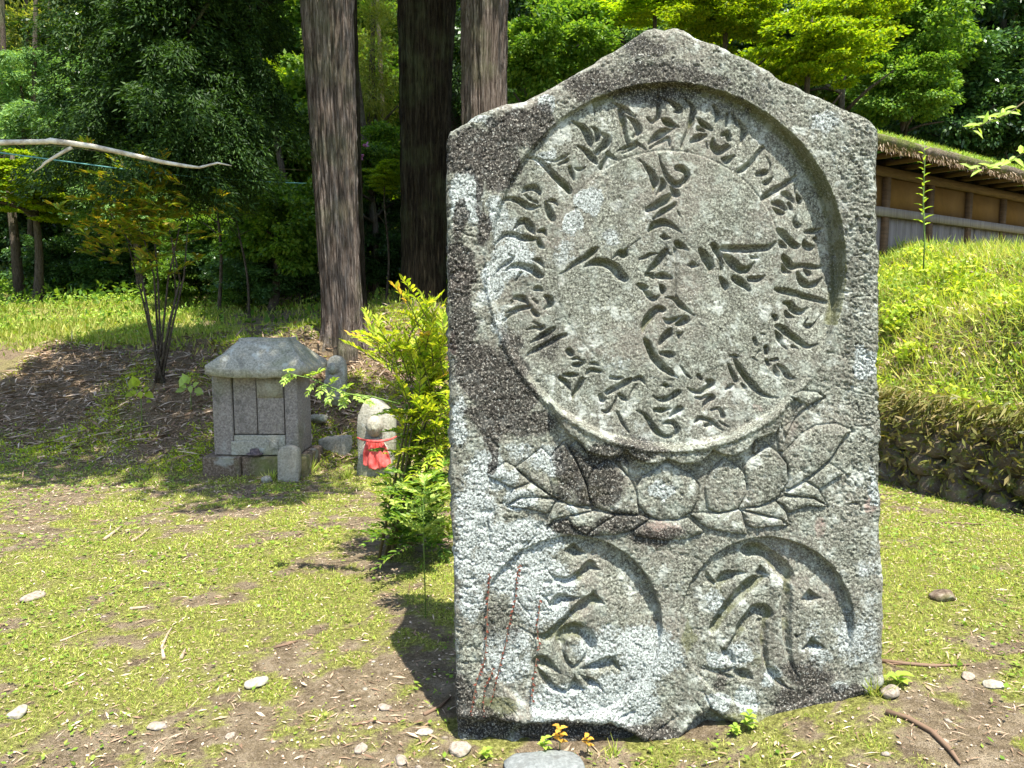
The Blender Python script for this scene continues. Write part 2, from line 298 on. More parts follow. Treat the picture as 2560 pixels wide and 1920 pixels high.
'zG': [[(220,500,10),(350,530,18),(470,575,22),(540,590,12)],[(570,530,25),(650,560,50),(725,605,18)],[(890,500,15),(940,540,46),(990,620,36),(1080,690,12),(1150,710,6)],[(150,800,6),(240,930,8)],[(230,720,6),(310,870,12)]],
}
FINE = {  # shallow engraved lines
'z1': [],
'z3': [[(0,1010,8),(100,1060,10),(180,1070,6)]],
'z5': [[(1900,490,6),(2050,480,8),(2180,460,6)],[(1980,690,6),(2100,670,8),(2200,660,6)],[(1880,860,8),(2000,850,8),(2100,880,8),(2200,860,6)],[(1980,1080,8),(2080,1060,8),(2190,1070,6)],
  [(2040,640,6),(2050,760,8),(2060,860,6)],[(2150,60,6),(2080,160,8),(1980,260,6)],[(1950,1260,6),(2100,1230,8),(2200,1230,6)],[(2060,1110,6),(2080,1300,8),(2120,1420,6)],[(1990,1500,6),(2180,1460,8)]],
'z7': [[(1040,100,12),(1060,300,14),(1060,600,14),(1065,760,20),(1150,860,10)],[(1400,1180,6),(1500,1200,6)],[(60,720,6),(140,790,6)]],
'z8': [[(1900,190,8),(2060,160,8)],[(1900,450,8),(2080,400,8)],[(1850,710,8),(1960,690,8),(2080,680,8)],[(1980,560,6),(2040,620,8),(2000,680,6)],[(2030,760,6),(2060,850,8)],[(1900,900,6),(2000,880,8),(2100,900,6)],
  [(2000,1060,6),(2100,1110,8),(2160,1100,6)],[(1900,1310,6),(2060,1330,8)],[(1960,1200,6),(1970,1300,6)],[(1920,520,6),(1990,490,6)],[(1900,970,6),(1960,1010,6),(1930,1060,6)]],
'zA': [[(1380,640,20),(1260,690,12),(1100,790,8),(1020,920,7),(950,1080,6)],[(1680,1010,18),(1600,1070,28),(1540,1170,22),(1440,1320,24),(1300,1430,10),(1150,1560,8),(1000,1650,6)],
  [(870,860,6),(900,960,8),(940,1060,8)],[(1200,1000,8),(1100,1080,8),(980,1200,6)],[(1680,560,6),(1780,590,8),(1900,605,8)],[(1730,680,6),(1760,760,8),(1780,880,6)],[(1770,620,5),(1900,640,6)],[(1780,650,5),(1880,680,6)],
  [(1790,760,6),(1820,800,8),(1850,740,6)],[(1700,850,8),(1715,940,10),(1820,955,10),(1935,930,8)],[(1760,880,6),(1900,870,6)],[(1690,700,6),(1700,800,6)],[(1840,820,6),(1850,920,6)]],
'zB': [[(1410,230,8),(1420,280,10)],[(700,480,6),(720,550,6)],[(590,950,10),(420,1130,14),(330,1220,10)],[(140,830,14),(160,1020,18)]],
'zC': [[(1090,880,12),(1085,950,20)]],
'zF': [[(440,820,6),(570,950,8),(620,1060,6)],[(410,870,6),(430,950,8),(490,1000,5)],[(1160,780,5),(1180,900,6),(1210,1010,4)],[(1450,800,4),(1410,1000,5)],[(1840,1040,8),(1980,900,8)]],
'zD': [[(520,830,10),(570,900,12),(640,980,8)],[(180,620,10),(240,620,8)]],
}
POLYS = {'z4': [[(825,1330),(900,1268),(1005,1350),(905,1405)]], 'z7': [[(1215,345),(1300,262),(1405,350),(1300,412)],[(1065,1268),(1195,1268),(1110,1435)]],
 'z9': [[(1345,515),(1400,455),(1485,522),(1410,555)]], 'zD': [[(1010,268),(1125,172),(1275,312),(1120,370)],[(1310,362),(1440,492),(1290,540),(1230,450)],[(1345,680),(1475,850),(1330,900),(1230,860)]],
 'zE': [[(1420,832),(1545,685),(1695,802),(1545,890)],[(1440,1362),(1570,1205),(1722,1352),(1565,1410)],[(1000,410),(1115,548),(960,595),(935,500)]],
 'zF': [[(1150,555),(1055,762),(1150,775),(1260,720),(1180,590)],[(1200,555),(1300,575),(1405,640),(1475,775),(1380,700),(1290,700)],[(1180,500),(1420,400),(1565,365),(1645,545),(1540,515),(1430,555)]]}
PETALS = [
 ('zB',[(640,150),(480,270),(400,330),(560,450),(740,600),(800,610),(730,400),(730,240)]),('zB',[(850,85),(720,240),(700,400),(760,600),(900,680),(1090,680),(1060,500),(940,230)]),
 ('zB',[(960,85),(900,140),(950,240),(1060,480),(1140,400),(1060,180)]),('zB',[(1250,250),(1120,340),(1060,450),(1070,580),(1130,690),(1320,750),(1540,765),(1520,560),(1450,420),(1340,310)]),
 ('zB',[(1380,200),(1325,260),(1440,410),(1440,290)]),('zB',[(310,280),(150,390),(160,415),(400,515),(545,465),(400,330)]),('zB',[(545,460),(380,530),(320,685),(430,602),(745,602)]),
 ('zB',[(320,685),(460,605),(620,600),(775,628),(695,750),(560,715),(420,692)]),('zB',[(690,885),(700,790),(770,650),(850,650),(1000,700),(1140,722),(900,770),(750,800)]),
 ('zB',[(890,780),(1130,725),(1330,765),(1180,880),(1060,955),(930,870)]),('zB',[(1330,765),(1550,770),(1645,800),(1490,900),(1340,945),(1050,960),(1180,850)]),
 ('zA',[(940,1100),(890,1000),(1000,920),(1130,700),(1000,620),(1130,565),(1300,580),(1385,640),(1250,700),(1100,800),(1010,930)]),
 ('zA',[(870,850),(850,1000),(870,1220),(930,1230),(940,1100)]),('zA',[(970,1210),(1130,1040),(1280,950),(1500,925),(1690,1005),(1560,1150),(1440,1330),(1240,1480),(1000,1640),(960,1640),(985,1440),(920,1280)]),
 ('zC',[(1180,118),(1020,240),(955,330),(985,520),(915,708),(1100,685),(1280,590),(1365,450),(1350,290),(1280,200)]),('zC',[(780,238),(660,350),(600,500),(620,700),(720,748),(900,712),(985,560),(970,400),(900,320)]),
 ('zC',[(1060,70),(1040,180),(1060,210),(1110,130)]),('zC',[(1540,450),(1750,288),(1880,380),(1650,522)]),('zC',[(1330,562),(1530,460),(1640,522),(1735,690),(1620,612),(1450,600)]),
 ('zC',[(1250,635),(1340,592),(1600,612),(1735,690),(1560,682),(1370,745),(1330,680)]),('zC',[(460,752),(740,748),(900,715),(935,730),(990,940),(860,932),(640,892),(560,842)]),
 ('zC',[(920,708),(1100,692),(1250,640),(1345,735),(1382,872),(1250,785),(1050,745)]),('zC',[(945,722),(1130,772),(1300,802),(1370,862),(1200,872),(1070,892),(990,862)]),
 ('zB',[(1640,800),(1720,810),(1900,810),(1990,790),(2140,920),(2000,985),(1750,1002),(1490,955),(1500,900)]),
 ('zB',[(1790,282),(1680,350),(1570,410),(1512,520),(1530,660),(1620,770),(1720,806),(1900,806),(2020,742),(2080,640),(2092,500),(2020,390),(1900,332)])]
def nat(z, pts):
    ox, oy, s = OX[z]; return [(ox + p[0] * s, oy + p[1] * s) + tuple(q * s for q in p[2:]) for p in pts]
OUT_L = [(345,1112),(600,1114),(900,1119),(1100,1124),(1300,1128),(1500,1134),(1700,1139),(1950,1143)]
OUT_R = [(310,2197),(600,2198),(700,2200),(1000,2204),(1100,2207),(1110,2203),(1300,2208),(1500,2211),(1760,2213),(1950,2215)]
OUT_T = [(1108,372),(1112,350),(1122,325),(1181,290),(1263,254),(1310,243),(1366,222),(1425,189),(1480,159),(1561,108),(1615,73),(1642,63),(1662,67),(1689,63),(1714,70),(1752,89),(1817,119),(1898,157),(1980,203),(2061,246),(2129,273),(2175,292),(2190,305),(2200,330)]
NX, NY = 520, 860
ss = np.linspace(0, 1, NX); tt = np.linspace(0, 1, NY)
Sg, Tg = np.meshgrid(ss, tt)
xt = 1110 + Sg * 1088
ytop = np.interp(xt, [p[0] for p in OUT_T], [p[1] for p in OUT_T]) + 5 * fbm(xt * 0.02, xt * 0, 2, 4)
PY = ytop + Tg * (1935 - ytop)
xl = np.interp(PY, [p[0] for p in OUT_L], [p[1] for p in OUT_L]) + 5 * fbm(PY * 0.015, PY * 0, 3, 5)
xr = np.interp(PY, [p[0] for p in OUT_R], [p[1] for p in OUT_R]) + 5 * fbm(PY * 0.015, PY * 0 + 8, 4, 5)
PX = xl + Sg * (xr - xl)
H = np.zeros_like(PX)
MPX = 1 / 775.0
def poly_sd(poly, X, Y):   # inside distance (px), 0 outside
    n = len(poly); ins = np.zeros(X.shape, bool); dm = np.full(X.shape, 1e9)
    for i in range(n):
        x0, y0 = poly[i][:2]; x1, y1 = poly[(i + 1) % n][:2]
        if y0 != y1:
            c = ((y0 > Y) != (y1 > Y)) & (X < (x1 - x0) * (Y - y0) / (y1 - y0) + x0); ins ^= c
        dx, dy = x1 - x0, y1 - y0; t = np.clip(((X - x0) * dx + (Y - y0) * dy) / (dx * dx + dy * dy + 1e-9), 0, 1)
        dm = np.minimum(dm, np.hypot(X - x0 - t * dx, Y - y0 - t * dy))
    return np.where(ins, dm, -dm)
def window(x0, x1, y0, y1):
    m = (PX > x0) & (PX < x1) & (PY > y0) & (PY < y1)
    r = np.where(m.any(1))[0]; c = np.where(m.any(0))[0]
    if len(r) == 0 or len(c) == 0: return None
    return slice(r[0], r[-1] + 1), slice(c[0], c[-1] + 1)
def smooth_pts(pts, k=4):
    p = np.array(pts, float); 
    if len(p) < 3: return p
    out = []
    for i in range(len(p) - 1):
        a = p[max(i - 1, 0)]; b = p[i]; c = p[i + 1]; d = p[min(i + 2, len(p) - 1)]
        for j in range(k):
            t = j / k; out.append(0.5 * ((2 * b) + (c - a) * t + (2 * a - 5 * b + 4 * c - d) * t * t + (3 * b - a - 3 * c + d) * t ** 3))
    out.append(p[-1]); return np.array(out)
WX = 2.2 * fbm(PX * 0.05, PY * 0.05, 5, 3); WY = 2.2 * fbm(PX * 0.05 + 40, PY * 0.05, 6, 3)
CUT = np.zeros_like(H)
def stroke(pts, slope=2.6, dmax=22.0):
    p = smooth_pts(pts); R = p[:, 2].max() + 5
    wn = window(p[:, 0].min() - R, p[:, 0].max() + R, p[:, 1].min() - R, p[:, 1].max() + R)
    if wn is None: return
    X = PX[wn] + WX[wn]; Y = PY[wn] + WY[wn]; best = np.full(X.shape, -1e9); bw = np.full(X.shape, 1.0)
    for (x0, y0, w0), (x1, y1, w1) in zip(p[:-1], p[1:]):
        dx, dy = x1 - x0, y1 - y0; t = np.clip(((X - x0) * dx + (Y - y0) * dy) / (dx * dx + dy * dy + 1e-9), 0, 1)
        ww = (w0 + t * (w1 - w0)) * 1.06 + 0.4; v_ = ww - np.hypot(X - x0 - t * dx, Y - y0 - t * dy); mk = v_ > best; best = np.where(mk, v_, best); bw = np.where(mk, ww, bw)
    dm = np.minimum(dmax, 1.7 * bw + 3); CUT[wn] = np.maximum(CUT[wn], dm * np.tanh(np.clip(best, 0, None) * slope / dm))
# --- relief
def disc(cx, cy, rx, ry): return 1 - np.hypot((PX + WX - cx) / rx, (PY + WY - cy) / ry)
for z, pl in PETALS:
    p = nat(z, pl); xs = [a[0] for a in p]; ys = [a[1] for a in p]
    wn = window(min(xs) - 4, max(xs) + 4, min(ys) - 4, max(ys) + 4)
    if wn is None: continue
    d = poly_sd(p, PX[wn] + WX[wn] * .6, PY[wn] + WY[wn] * .6)
    # a petal swells from its edge, slightly tilted up towards its tip
    hp = (5.0 + 5.0 * (1 - np.exp(-np.clip(d, 0, None) / 9.0))) * MPX
    hp = hp * sstep(0, 2.5, d)
    H[wn] = np.where(d > 0, hp, H[wn])
    ring = (d <= 0) & (d > -5); H[wn] = np.where(ring, np.minimum(H[wn], H[wn] - 5.0 * MPX * (1 + d / 5)), H[wn])
scal = nat('zB', [(820,-60),(900,30),(1000,100),(1060,180),(1200,222),(1340,232),(1410,165),(1480,240),(1600,290),(1720,282),(1800,250),(1900,290),(2060,290),(2160,230)]) + \
       nat('zC', [(655,165),(750,210),(850,222),(980,170),(1050,70),(1240,0),(1300,-90)])
rim = scal + [(1960, 1000), (1900, 1040), (1800, 1085), (1667, 1105), (1550, 1085), (1440, 1040), (1360, 980)]
d = poly_sd(rim, PX + WX, PY + WY)
H = np.where(d > 0, (22 + 2 * sstep(0, 14, d)) * MPX * sstep(0, 4, d), H)
d2 = poly_sd([(a, b) for a, b in scal] + [(1990, 1140), (1900, 1180), (1667, 1200), (1450, 1190), (1300, 1100)], PX, PY)
# big moon disc recess
bd = disc(1670, 661, 446, 456) * 450
ang = np.degrees(np.arctan2(PX - 1670, 661 - PY)) % 360
dep = np.interp(ang, [0, 30, 60, 90, 105, 125, 150, 180, 225, 260, 290, 320, 345, 360], [22, 27, 44, 62, 44, 9, 9, 16, 20, 18, 12, 10, 20, 30])
wallw = np.interp(ang, [0, 90, 130, 180, 250, 300, 360], [4, 4, 7, 9, 9, 7, 4])
far = np.clip(bd / 150, 0, 1)
dd = dep * (1 - far) + 18 * far
rec = -dd * MPX * sstep(0, 1, bd / wallw)
H = np.where(bd > 0, rec, H)
lip = np.exp(-((bd + 7) / 6) ** 2) * sstep(100, 150, ang) * sstep(320, 270, ang) * 6 * MPX
H = H + np.where(bd < 4, lip, 0)
idc = disc(1671, 661, 289, 289) * 289
H = H + np.where(idc > 0, 2.5 * MPX * sstep(0, 5, idc), 0) * np.interp(ang, [0, 60, 110, 200, 300, 360], [1, 1, .5, .3, .6, 1])
H = H - 1.5 * MPX * np.exp(-(idc / 2.5) ** 2) * np.interp(ang, [0, 50, 90, 270, 320, 360], [1, 1, .2, .2, .8, 1])
# lower discs
for cx, cy, r, key in ((1428, 1568, 230, [14, 26, 32, 24, 10, 12, 9, 8, 12, 14]), (1919, 1560, 218, [20, 27, 29, 22, 9, 8, 8, 9, 13, 20])):
    ld = disc(cx, cy, r, r) * r; an = np.degrees(np.arctan2(PX - cx, cy - PY)) % 360
    dp = np.interp(an, [0, 30, 60, 90, 115, 180, 240, 280, 320, 360], key)
    fr = np.clip(ld / 120, 0, 1); dq = dp * (1 - fr) + 8 * fr
    H = np.where(ld > 0, -dq * MPX * sstep(0, 1, ld / 5), H)
# drape relief of the lower right sign (rounded ridge between the grooves)
for z, L in STROKES.items():
    for s_ in L:
        if z in ('zD', 'zE', 'zF', 'zG'): stroke([(a, b + 0.12 * w_ * 1, w_ * 1.28) for a, b, w_ in nat(z, s_)], 1.9, 30)
        else: stroke(nat(z, s_), 3.2, 25)
for z, L in POLYS.items():
    for s_ in L:
        p = nat(z, s_); xs = [a[0] for a in p]; ys = [a[1] for a in p]
        wn = window(min(xs) - 4, max(xs) + 4, min(ys) - 4, max(ys) + 4)
        d = poly_sd(p, PX[wn] + WX[wn], PY[wn] + WY[wn]); CUT[wn] = np.maximum(CUT[wn], np.minimum(np.clip(d, 0, None) * 1.9, 24))
H = H - CUT * MPX
CUTS = CUT.copy(); CUT[:] = 0
for z, L in FINE.items():
    for s_ in L: stroke(nat(z, s_), 1.8, 8)
H = H - CUT * MPX
# broken foot of the slab
LED = [(1100,1790),(1250,1795),(1350,1806),(1450,1803),(1520,1806),(1560,1820),(1610,1850),(1690,1860),(1740,1790),(1775,1768),(1824,1799),(1874,1813),(1949,1813),(2023,1794),(2073,1766),(2120,1745),(2172,1729),(2230,1708)]
led = np.interp(PX, [a[0] for a in LED], [a[1] for a in LED]) + 9 * fbm(PX * 0.03, PY * 0.03, 2, 3)
ft = PY - led
H = H - sstep(0, 14, ft) * (26 + 26 * fbm(PX * 0.022, PY * 0.03, 1, 4)) * MPX + 14 * MPX * np.exp(-((ft + 9) / 12) ** 2) * (0.5 + fbm(PX * .02, PY * .02, 6))
# chips, weathering, grain
pit = fbm(PX * 0.085, PY * 0.085, 3, 3); rough = fbm(PX * 0.16, PY * 0.16, 1, 3, 0.65)
big = fbm(PX * 0.006, PY * 0.006, 2, 4)
right = sstep(2090, 2130, PX) * (PY < 1300) + sstep(1180, 1100, PX + 30 * big)
outside = np.clip(1 - np.clip(bd, 0, 30) / 30, 0.3, 1)
H = H + (7 * big + rough * (1.0 + 1.3 * outside + 1.5 * right) - np.clip(-pit - 0.2, 0, 1) * 11 * (0.12 + .7 * outside + right)) * MPX
bl = sstep(330, 200, np.hypot(PX - 1230, PY - 1450))   # coarse pocks, lower left
H = H - np.clip(fbm(PX * 0.035, PY * 0.05, 6, 4) - 0.12, 0, 1) * 9 * MPX * (bl + 0.8 * sstep(1250, 1130, PX))
# rounded arris
e = np.minimum(np.minimum(PX - xl, xr - PX), (PY - ytop) * 0.9)
er = 15 + 14 * (fbm(PX * 0.02, PY * 0.02, 4, 3) + 0.3); q = np.clip(1 - e / er, 0, 1)
H = H - er * (1 - np.sqrt(np.clip(1 - q * q, 0, 1))) * MPX
LEAN = math.radians(3.0)
NV = np.array([0, -math.cos(LEAN), math.sin(LEAN)]); OV = np.array([0, 2.345, 0.0])
R = FWD[None, None] + ((PX - 1280) / FPX)[..., None] * RIGHT + ((960 - PY) / FPX)[..., None] * UP
k = ((OV - CAM) @ NV) / (R @ NV)
POS = CAM + R * k[..., None]
FACE = POS.copy()
POS = POS + H[..., None] * NV
def on_face(px, py, off=0.0):
    r = FWD + (px - 1280) / FPX * RIGHT + (960 - py) / FPX * UP
    return CAM + r * (((OV - CAM) @ NV) / (r @ NV)) + NV * off
# lichen, dark stain, pink and moss map; moss channel also holds painted shade
wr = np.zeros(PX.shape + (4,)); dx = 26 * fbm(PX * 0.02, PY * 0.02, 1, 4); dy = 26 * fbm(PX * 0.02 + 9, PY * 0.02, 2, 4)
def blob(ch, lst):
    for x, y, rx, ry, s_ in lst:
        d = np.hypot((PX + dx - x) / rx, (PY + dy - y) / ry); wr[..., ch] = np.maximum(wr[..., ch], s_ * sstep(1.25, 0.45, d))
blob(0, [(1165,495,55,75,1),(1366,268,30,30,1),(1478,500,42,38,.8),(1437,560,32,36,.95),(1290,640,75,60,.85),(1270,600,60,60,.6),(1365,384,40,18,.9),(1240,540,35,60,.7),(1230,700,45,55,.8),(1250,820,30,60,.6),
 (1210,1180,55,70,.8),(1190,1290,60,90,.95),(1260,1400,90,110,.95),(1330,1350,90,60,.9),(1350,1480,110,110,.9),(1180,1500,50,90,.6),(1270,1640,80,90,.65),(1420,1760,120,60,.95),(1560,1760,110,90,.9),(1620,1640,110,90,.8),(1490,1620,70,80,.7),
 (1300,1130,60,40,.5),(1370,1150,50,40,.75),(1250,1200,70,30,.9),(1300,1250,60,30,.9),(1655,1228,38,32,.95),(1430,1270,25,12,.9),(2165,905,36,40,1),(2190,1220,20,70,.7),(2170,1450,40,120,.4),(2140,1600,70,100,.55),
 (1870,1754,34,36,.95),(1800,1648,40,30,.9),(1800,1750,36,28,.8),(1800,1500,30,60,.6),(1925,1700,40,20,.8),(2090,1712,26,14,.9),(2060,1650,50,40,.6),(2040,1580,40,40,.5),(1410,620,40,50,.45),(1530,590,30,30,.6),
 (1150,1050,25,80,.7),(1160,1400,40,90,.8),(2060,300,50,40,.6),(1200,300,60,14,.7),(2100,400,40,60,.35),(1560,900,80,60,.3),(1760,1180,60,40,.35),(1850,1640,40,60,.6),(1700,1480,40,60,.3)])
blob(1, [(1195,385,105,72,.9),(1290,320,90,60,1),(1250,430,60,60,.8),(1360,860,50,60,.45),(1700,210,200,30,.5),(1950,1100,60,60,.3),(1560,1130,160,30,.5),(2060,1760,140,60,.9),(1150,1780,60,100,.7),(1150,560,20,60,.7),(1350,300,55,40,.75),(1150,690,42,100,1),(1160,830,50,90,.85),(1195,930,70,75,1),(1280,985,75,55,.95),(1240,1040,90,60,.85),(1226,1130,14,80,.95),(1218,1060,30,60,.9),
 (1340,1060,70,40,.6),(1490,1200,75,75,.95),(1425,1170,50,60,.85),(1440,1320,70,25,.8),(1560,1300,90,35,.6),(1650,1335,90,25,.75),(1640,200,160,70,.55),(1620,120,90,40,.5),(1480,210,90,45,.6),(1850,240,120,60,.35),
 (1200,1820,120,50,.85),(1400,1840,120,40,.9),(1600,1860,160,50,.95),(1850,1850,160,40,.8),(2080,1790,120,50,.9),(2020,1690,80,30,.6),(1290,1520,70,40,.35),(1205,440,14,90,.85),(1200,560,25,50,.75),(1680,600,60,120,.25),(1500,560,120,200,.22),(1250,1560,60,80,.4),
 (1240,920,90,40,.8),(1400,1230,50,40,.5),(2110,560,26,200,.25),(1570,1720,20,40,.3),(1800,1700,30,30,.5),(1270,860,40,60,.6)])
blob(2, [(1276,1372,22,20,1),(1203,1268,12,12,.9),(1250,470,40,60,.45),(1385,595,30,24,.5),(1135,860,16,36,.9),(1130,1300,12,20,.7),(1150,700,40,60,.6),(1230,390,60,30,.5),(1420,720,80,60,.35),(1600,520,60,60,.3),
 (2055,1330,20,34,.7),(2180,1260,14,30,.8),(1650,1320,70,24,.8),(1900,1010,20,16,.6),(1980,1080,30,30,.5),(1750,800,90,80,.25),(1450,780,60,60,.3),(2150,340,40,60,.25)])
blob(3, [(1900,1800,150,30,.9),(1250,1770,60,30,.8),(1300,1830,80,30,.6),(1800,1480,30,50,.5),(1870,1650,40,30,.45),(1720,1600,14,50,.6),(1430,1560,50,60,.4),(1700,400,250,60,.3),(1590,350,80,60,.3),(1400,1190,40,20,.5),(1480,1230,40,20,.7)])
wr[..., 3] = np.maximum(wr[..., 3], 0.75 * sstep(2, 14, CUTS) * (0.5 + fbm(PX * .03, PY * .03, 3)))  # groove moss, doubling as painted shade that darkens the letters
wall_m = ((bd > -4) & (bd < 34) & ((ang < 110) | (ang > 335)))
wr[..., 3] = np.maximum(wr[..., 3], 0.8 * wall_m * sstep(-4, 0, bd) * sstep(34, 6, bd))  # olive shadow painted along the upper and right recess wall
idx = np.arange(NX * NY).reshape(NY, NX)
Fg = np.stack([idx[:-1, :-1], idx[1:, :-1], idx[1:, 1:], idx[:-1, 1:]], -1).reshape(-1, 4)
bord = np.concatenate([idx[::-1, 0], idx[0, 1:], idx[1:, -1]])
V = POS.reshape(-1, 3); W4 = wr.reshape(-1, 4)
Vs = [V]; Ws = [W4]; Fs = [Fg]; prev = bord; base = len(V); bp = V[bord]
cen = np.array([bp[:, 0].mean(), 0, 1.0])
for i, t in enumerate((0.02, 0.05, 0.1, 0.16, 0.22, 0.28, 0.33, 0.36)):
    a = np.arange(len(bord)); inw = np.clip(0.012 * min(i, 3) + 0.016 * fbm(a * 0.06, a * 0 + i * 0.9, 2, 4), -0.01, 0.1)
    d = cen - bp; d[:, 1] = 0; d /= np.linalg.norm(d, axis=1)[:, None]
    nv = bp - NV * t + d * inw[:, None]; ids = base + a; base += len(bord)
    Vs.append(nv); w4 = W4[bord].copy(); w4[:, 1] = np.clip(w4[:, 1] + 0.25, 0, 1); Ws.append(w4)
    Fs.append(np.stack([prev[:-1], prev[1:], ids[1:], ids[:-1]], -1)); prev = ids
me = mesh_np('slab', np.concatenate(Vs), np.concatenate(Fs), smooth=True, attrs={'wear_shade': np.concatenate(Ws)})
bk = np.concatenate(Vs)[prev]
M = NM('monument_stone'); L_, Dk, Pk, Ms_shade = M.attr('wear_shade')
g1 = M.noise(160, 4, 0.72); g2 = M.noise(110, 4, 0.8); g3 = M.noise(22, 5, 0.65); g4 = M.noise(5, 4)
col = M.ramp(g1, [(0.37, (0.04, 0.038, 0.03)), (0.47, (0.118, 0.120, 0.095)), (0.56, (0.215, 0.222, 0.176)), (0.67, (0.42, 0.43, 0.35))])
col = M.mix(M.ramp(g4, [(0.45, 0), (0.7, 0.45)]), col, (0.22, 0.19, 0.16), 'MIX')
col = M.mix(M.ramp(g3, [(0.5, 0), (0.62, 0.38)]), col, (0.36, 0.40, 0.34)); run = M.noise(1.0, 4, .6, M.coord((16, 16, 1.6))); col = M.mix(M.ramp(run, [(0.54, 0), (0.68, 0.55)]), col, (0.06, 0.058, 0.045)); col = M.mix(M.ramp(M.noise(11, 5, .7), [(0.57, 0), (0.63, 0.6)]), col, (0.46, 0.48, 0.43))
def msk(a, n, lo, hi, gain=1.0):
    return M.ramp(M.math('ADD', a, M.math('MULTIPLY', M.math('SUBTRACT', n, 0.5), gain)), [(lo, 0), (hi, 1)])
nn = M.mix(0.5, g3, g2)
pk = msk(Pk, nn, 0.42, 0.8, 2.2); col = M.mix(M.math('MULTIPLY', pk, 0.5), col, (0.30, 0.20, 0.17))
mo = msk(Ms_shade, nn, 0.3, 0.6, 1.4); col = M.mix(M.math('MULTIPLY', mo, 0.6), col, (0.10, 0.105, 0.035))
li = msk(L_, nn, 0.38, 0.58, 2.2); lcol = M.ramp(g1, [(0.37, (0.05, 0.052, 0.046)), (0.46, (0.20, 0.22, 0.20)), (0.60, (0.50, 0.54, 0.515))])
col = M.mix(li, col, lcol)
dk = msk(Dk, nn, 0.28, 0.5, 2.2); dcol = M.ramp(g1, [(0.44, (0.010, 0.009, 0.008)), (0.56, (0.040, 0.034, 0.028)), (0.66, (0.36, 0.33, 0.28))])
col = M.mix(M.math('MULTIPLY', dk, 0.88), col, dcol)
spk = M.ramp(g2, [(0.60, 0), (0.66, 0.6)]); col = M.mix(spk, col, (0.62, 0.64, 0.58))
spd = M.ramp(M.noise(90, 4, 0.8), [(0.34, 0.85), (0.42, 0)]); col = M.mix(spd, col, (0.035, 0.035, 0.03))
nr = M.bump(g1, 0.6, 0.005); nr = M.bump(g2, 0.5, 0.006, nr); nr = M.bump(li, 0.35, 0.004, nr)
mon_mat = M.pbr(col, 0.95, nr, 0.15)
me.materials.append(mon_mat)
mon = thing('carved_stone_monument', 'tall grey pointed stone slab carved with Sanskrit letters in a large disc above a lotus', 'stone monument', (0.45, 2.5, 0))
o = link('slab', me, mon); o.location = (-0.45, -2.5, 0)
cb = bk.mean(0); Vb = np.concatenate([bk, [cb]]); n_ = len(bk)
o = link('back_face', mesh_np('back_face', Vb, [(i, i + 1, n_) for i in range(n_ - 1)] + [(n_ - 1, 0, n_)], [mon_mat], attrs={'wear_shade': np.tile([0.2, 0.5, 0.2, 0.3], (n_ + 1, 1))}), mon); o.location = (-0.45, -2.5, 0)
# ------------------------------------------------------------ materials of the place
def soil_material():
    M = NM('soil'); c, l, s_, _ = M.attr('cover')
    a = M.noise(55, 5, 0.75); b = M.noise(9, 5, 0.65); d = M.noise(190, 3, 0.7)
    soil = M.ramp(b, [(0.3, (0.12, 0.09, 0.055)), (0.5, (0.25, 0.195, 0.12)), (0.7, (0.42, 0.345, 0.235))])
    soil = M.mix(M.math('MULTIPLY', s_, 0.75), soil, M.ramp(a, [(0.35, (0.07, 0.055, 0.03)), (0.6, (0.26, 0.20, 0.115))]))
    soil = M.mix(M.ramp(a, [(0.52, 0), (0.62, 0.75)]), soil, (0.36, 0.29, 0.21))
    soil = M.mix(M.ramp(a, [(0.34, 0.8), (0.42, 0)]), soil, (0.05, 0.035, 0.022))
    moss = M.ramp(a, [(0.35, (0.085, 0.08, 0.02)), (0.5, (0.24, 0.25, 0.06)), (0.66, (0.46, 0.45, 0.15))])
    m = M.ramp(M.math('ADD', c, M.math('MULTIPLY', M.math('SUBTRACT', M.mix(0.5, a, b), 0.5), 1.8)), [(0.35, 0), (0.6, 1)])
    col = M.mix(m, soil, moss)
    lit = M.ramp(M.math('ADD', l, M.math('MULTIPLY', M.math('SUBTRACT', d, 0.5), 2.0)), [(0.5, 0), (0.7, 0.7)])
    col = M.mix(lit, col, (0.26, 0.19, 0.12))
    col = M.mix(M.ramp(d, [(0.36, 0.7), (0.44, 0)]), col, (0.04, 0.03, 0.018))
    n = M.bump(a, 1.0, 0.035); n = M.bump(d, 0.9, 0.012, n)
    return M.pbr(col, 0.97, n, 0.1)
SOIL = soil_material()
STONE_A = stone_mat('shrine_stone', (0.235, 0.205, 0.18), (0.10, 0.088, 0.078), (0.40, 0.36, 0.32), 1, 0.3, 0.3)
STONE_R = stone_mat('roof_stone', (0.30, 0.285, 0.225), (0.13, 0.125, 0.09), (0.48, 0.46, 0.38), 1, 0.5, 0.5)
STONE_P = stone_mat('pale_stone', (0.31, 0.285, 0.225), (0.17, 0.15, 0.115), (0.42, 0.40, 0.33), 1, 0.3, 0.3)
STONE_W = stone_mat('wall_stone', (0.13, 0.095, 0.065), (0.035, 0.025, 0.018), (0.30, 0.25, 0.20), 0.8, 0.8, 0.35)
STONE_G = stone_mat('field_stone', (0.27, 0.225, 0.18), (0.15, 0.12, 0.09), (0.40, 0.35, 0.29), 1.2, 0.2, 0.2)
FLAT_G = stone_mat('flat_stone', (0.17, 0.185, 0.18), (0.11, 0.118, 0.115), (0.25, 0.265, 0.26), 1.2, 0.0, 0.1)
DARK = NM('dark_joint'); DARK = DARK.pbr((0.012, 0.011, 0.01), 0.9)
RED = NM('red_cloth'); RED = RED.pbr(RED.ramp(RED.noise(18, 3), [(0.35, (0.45, 0.045, 0.04)), (0.65, (0.72, 0.15, 0.13))]), 0.85, RED.bump(RED.noise(200, 2), 0.3, 0.003), 0.2)
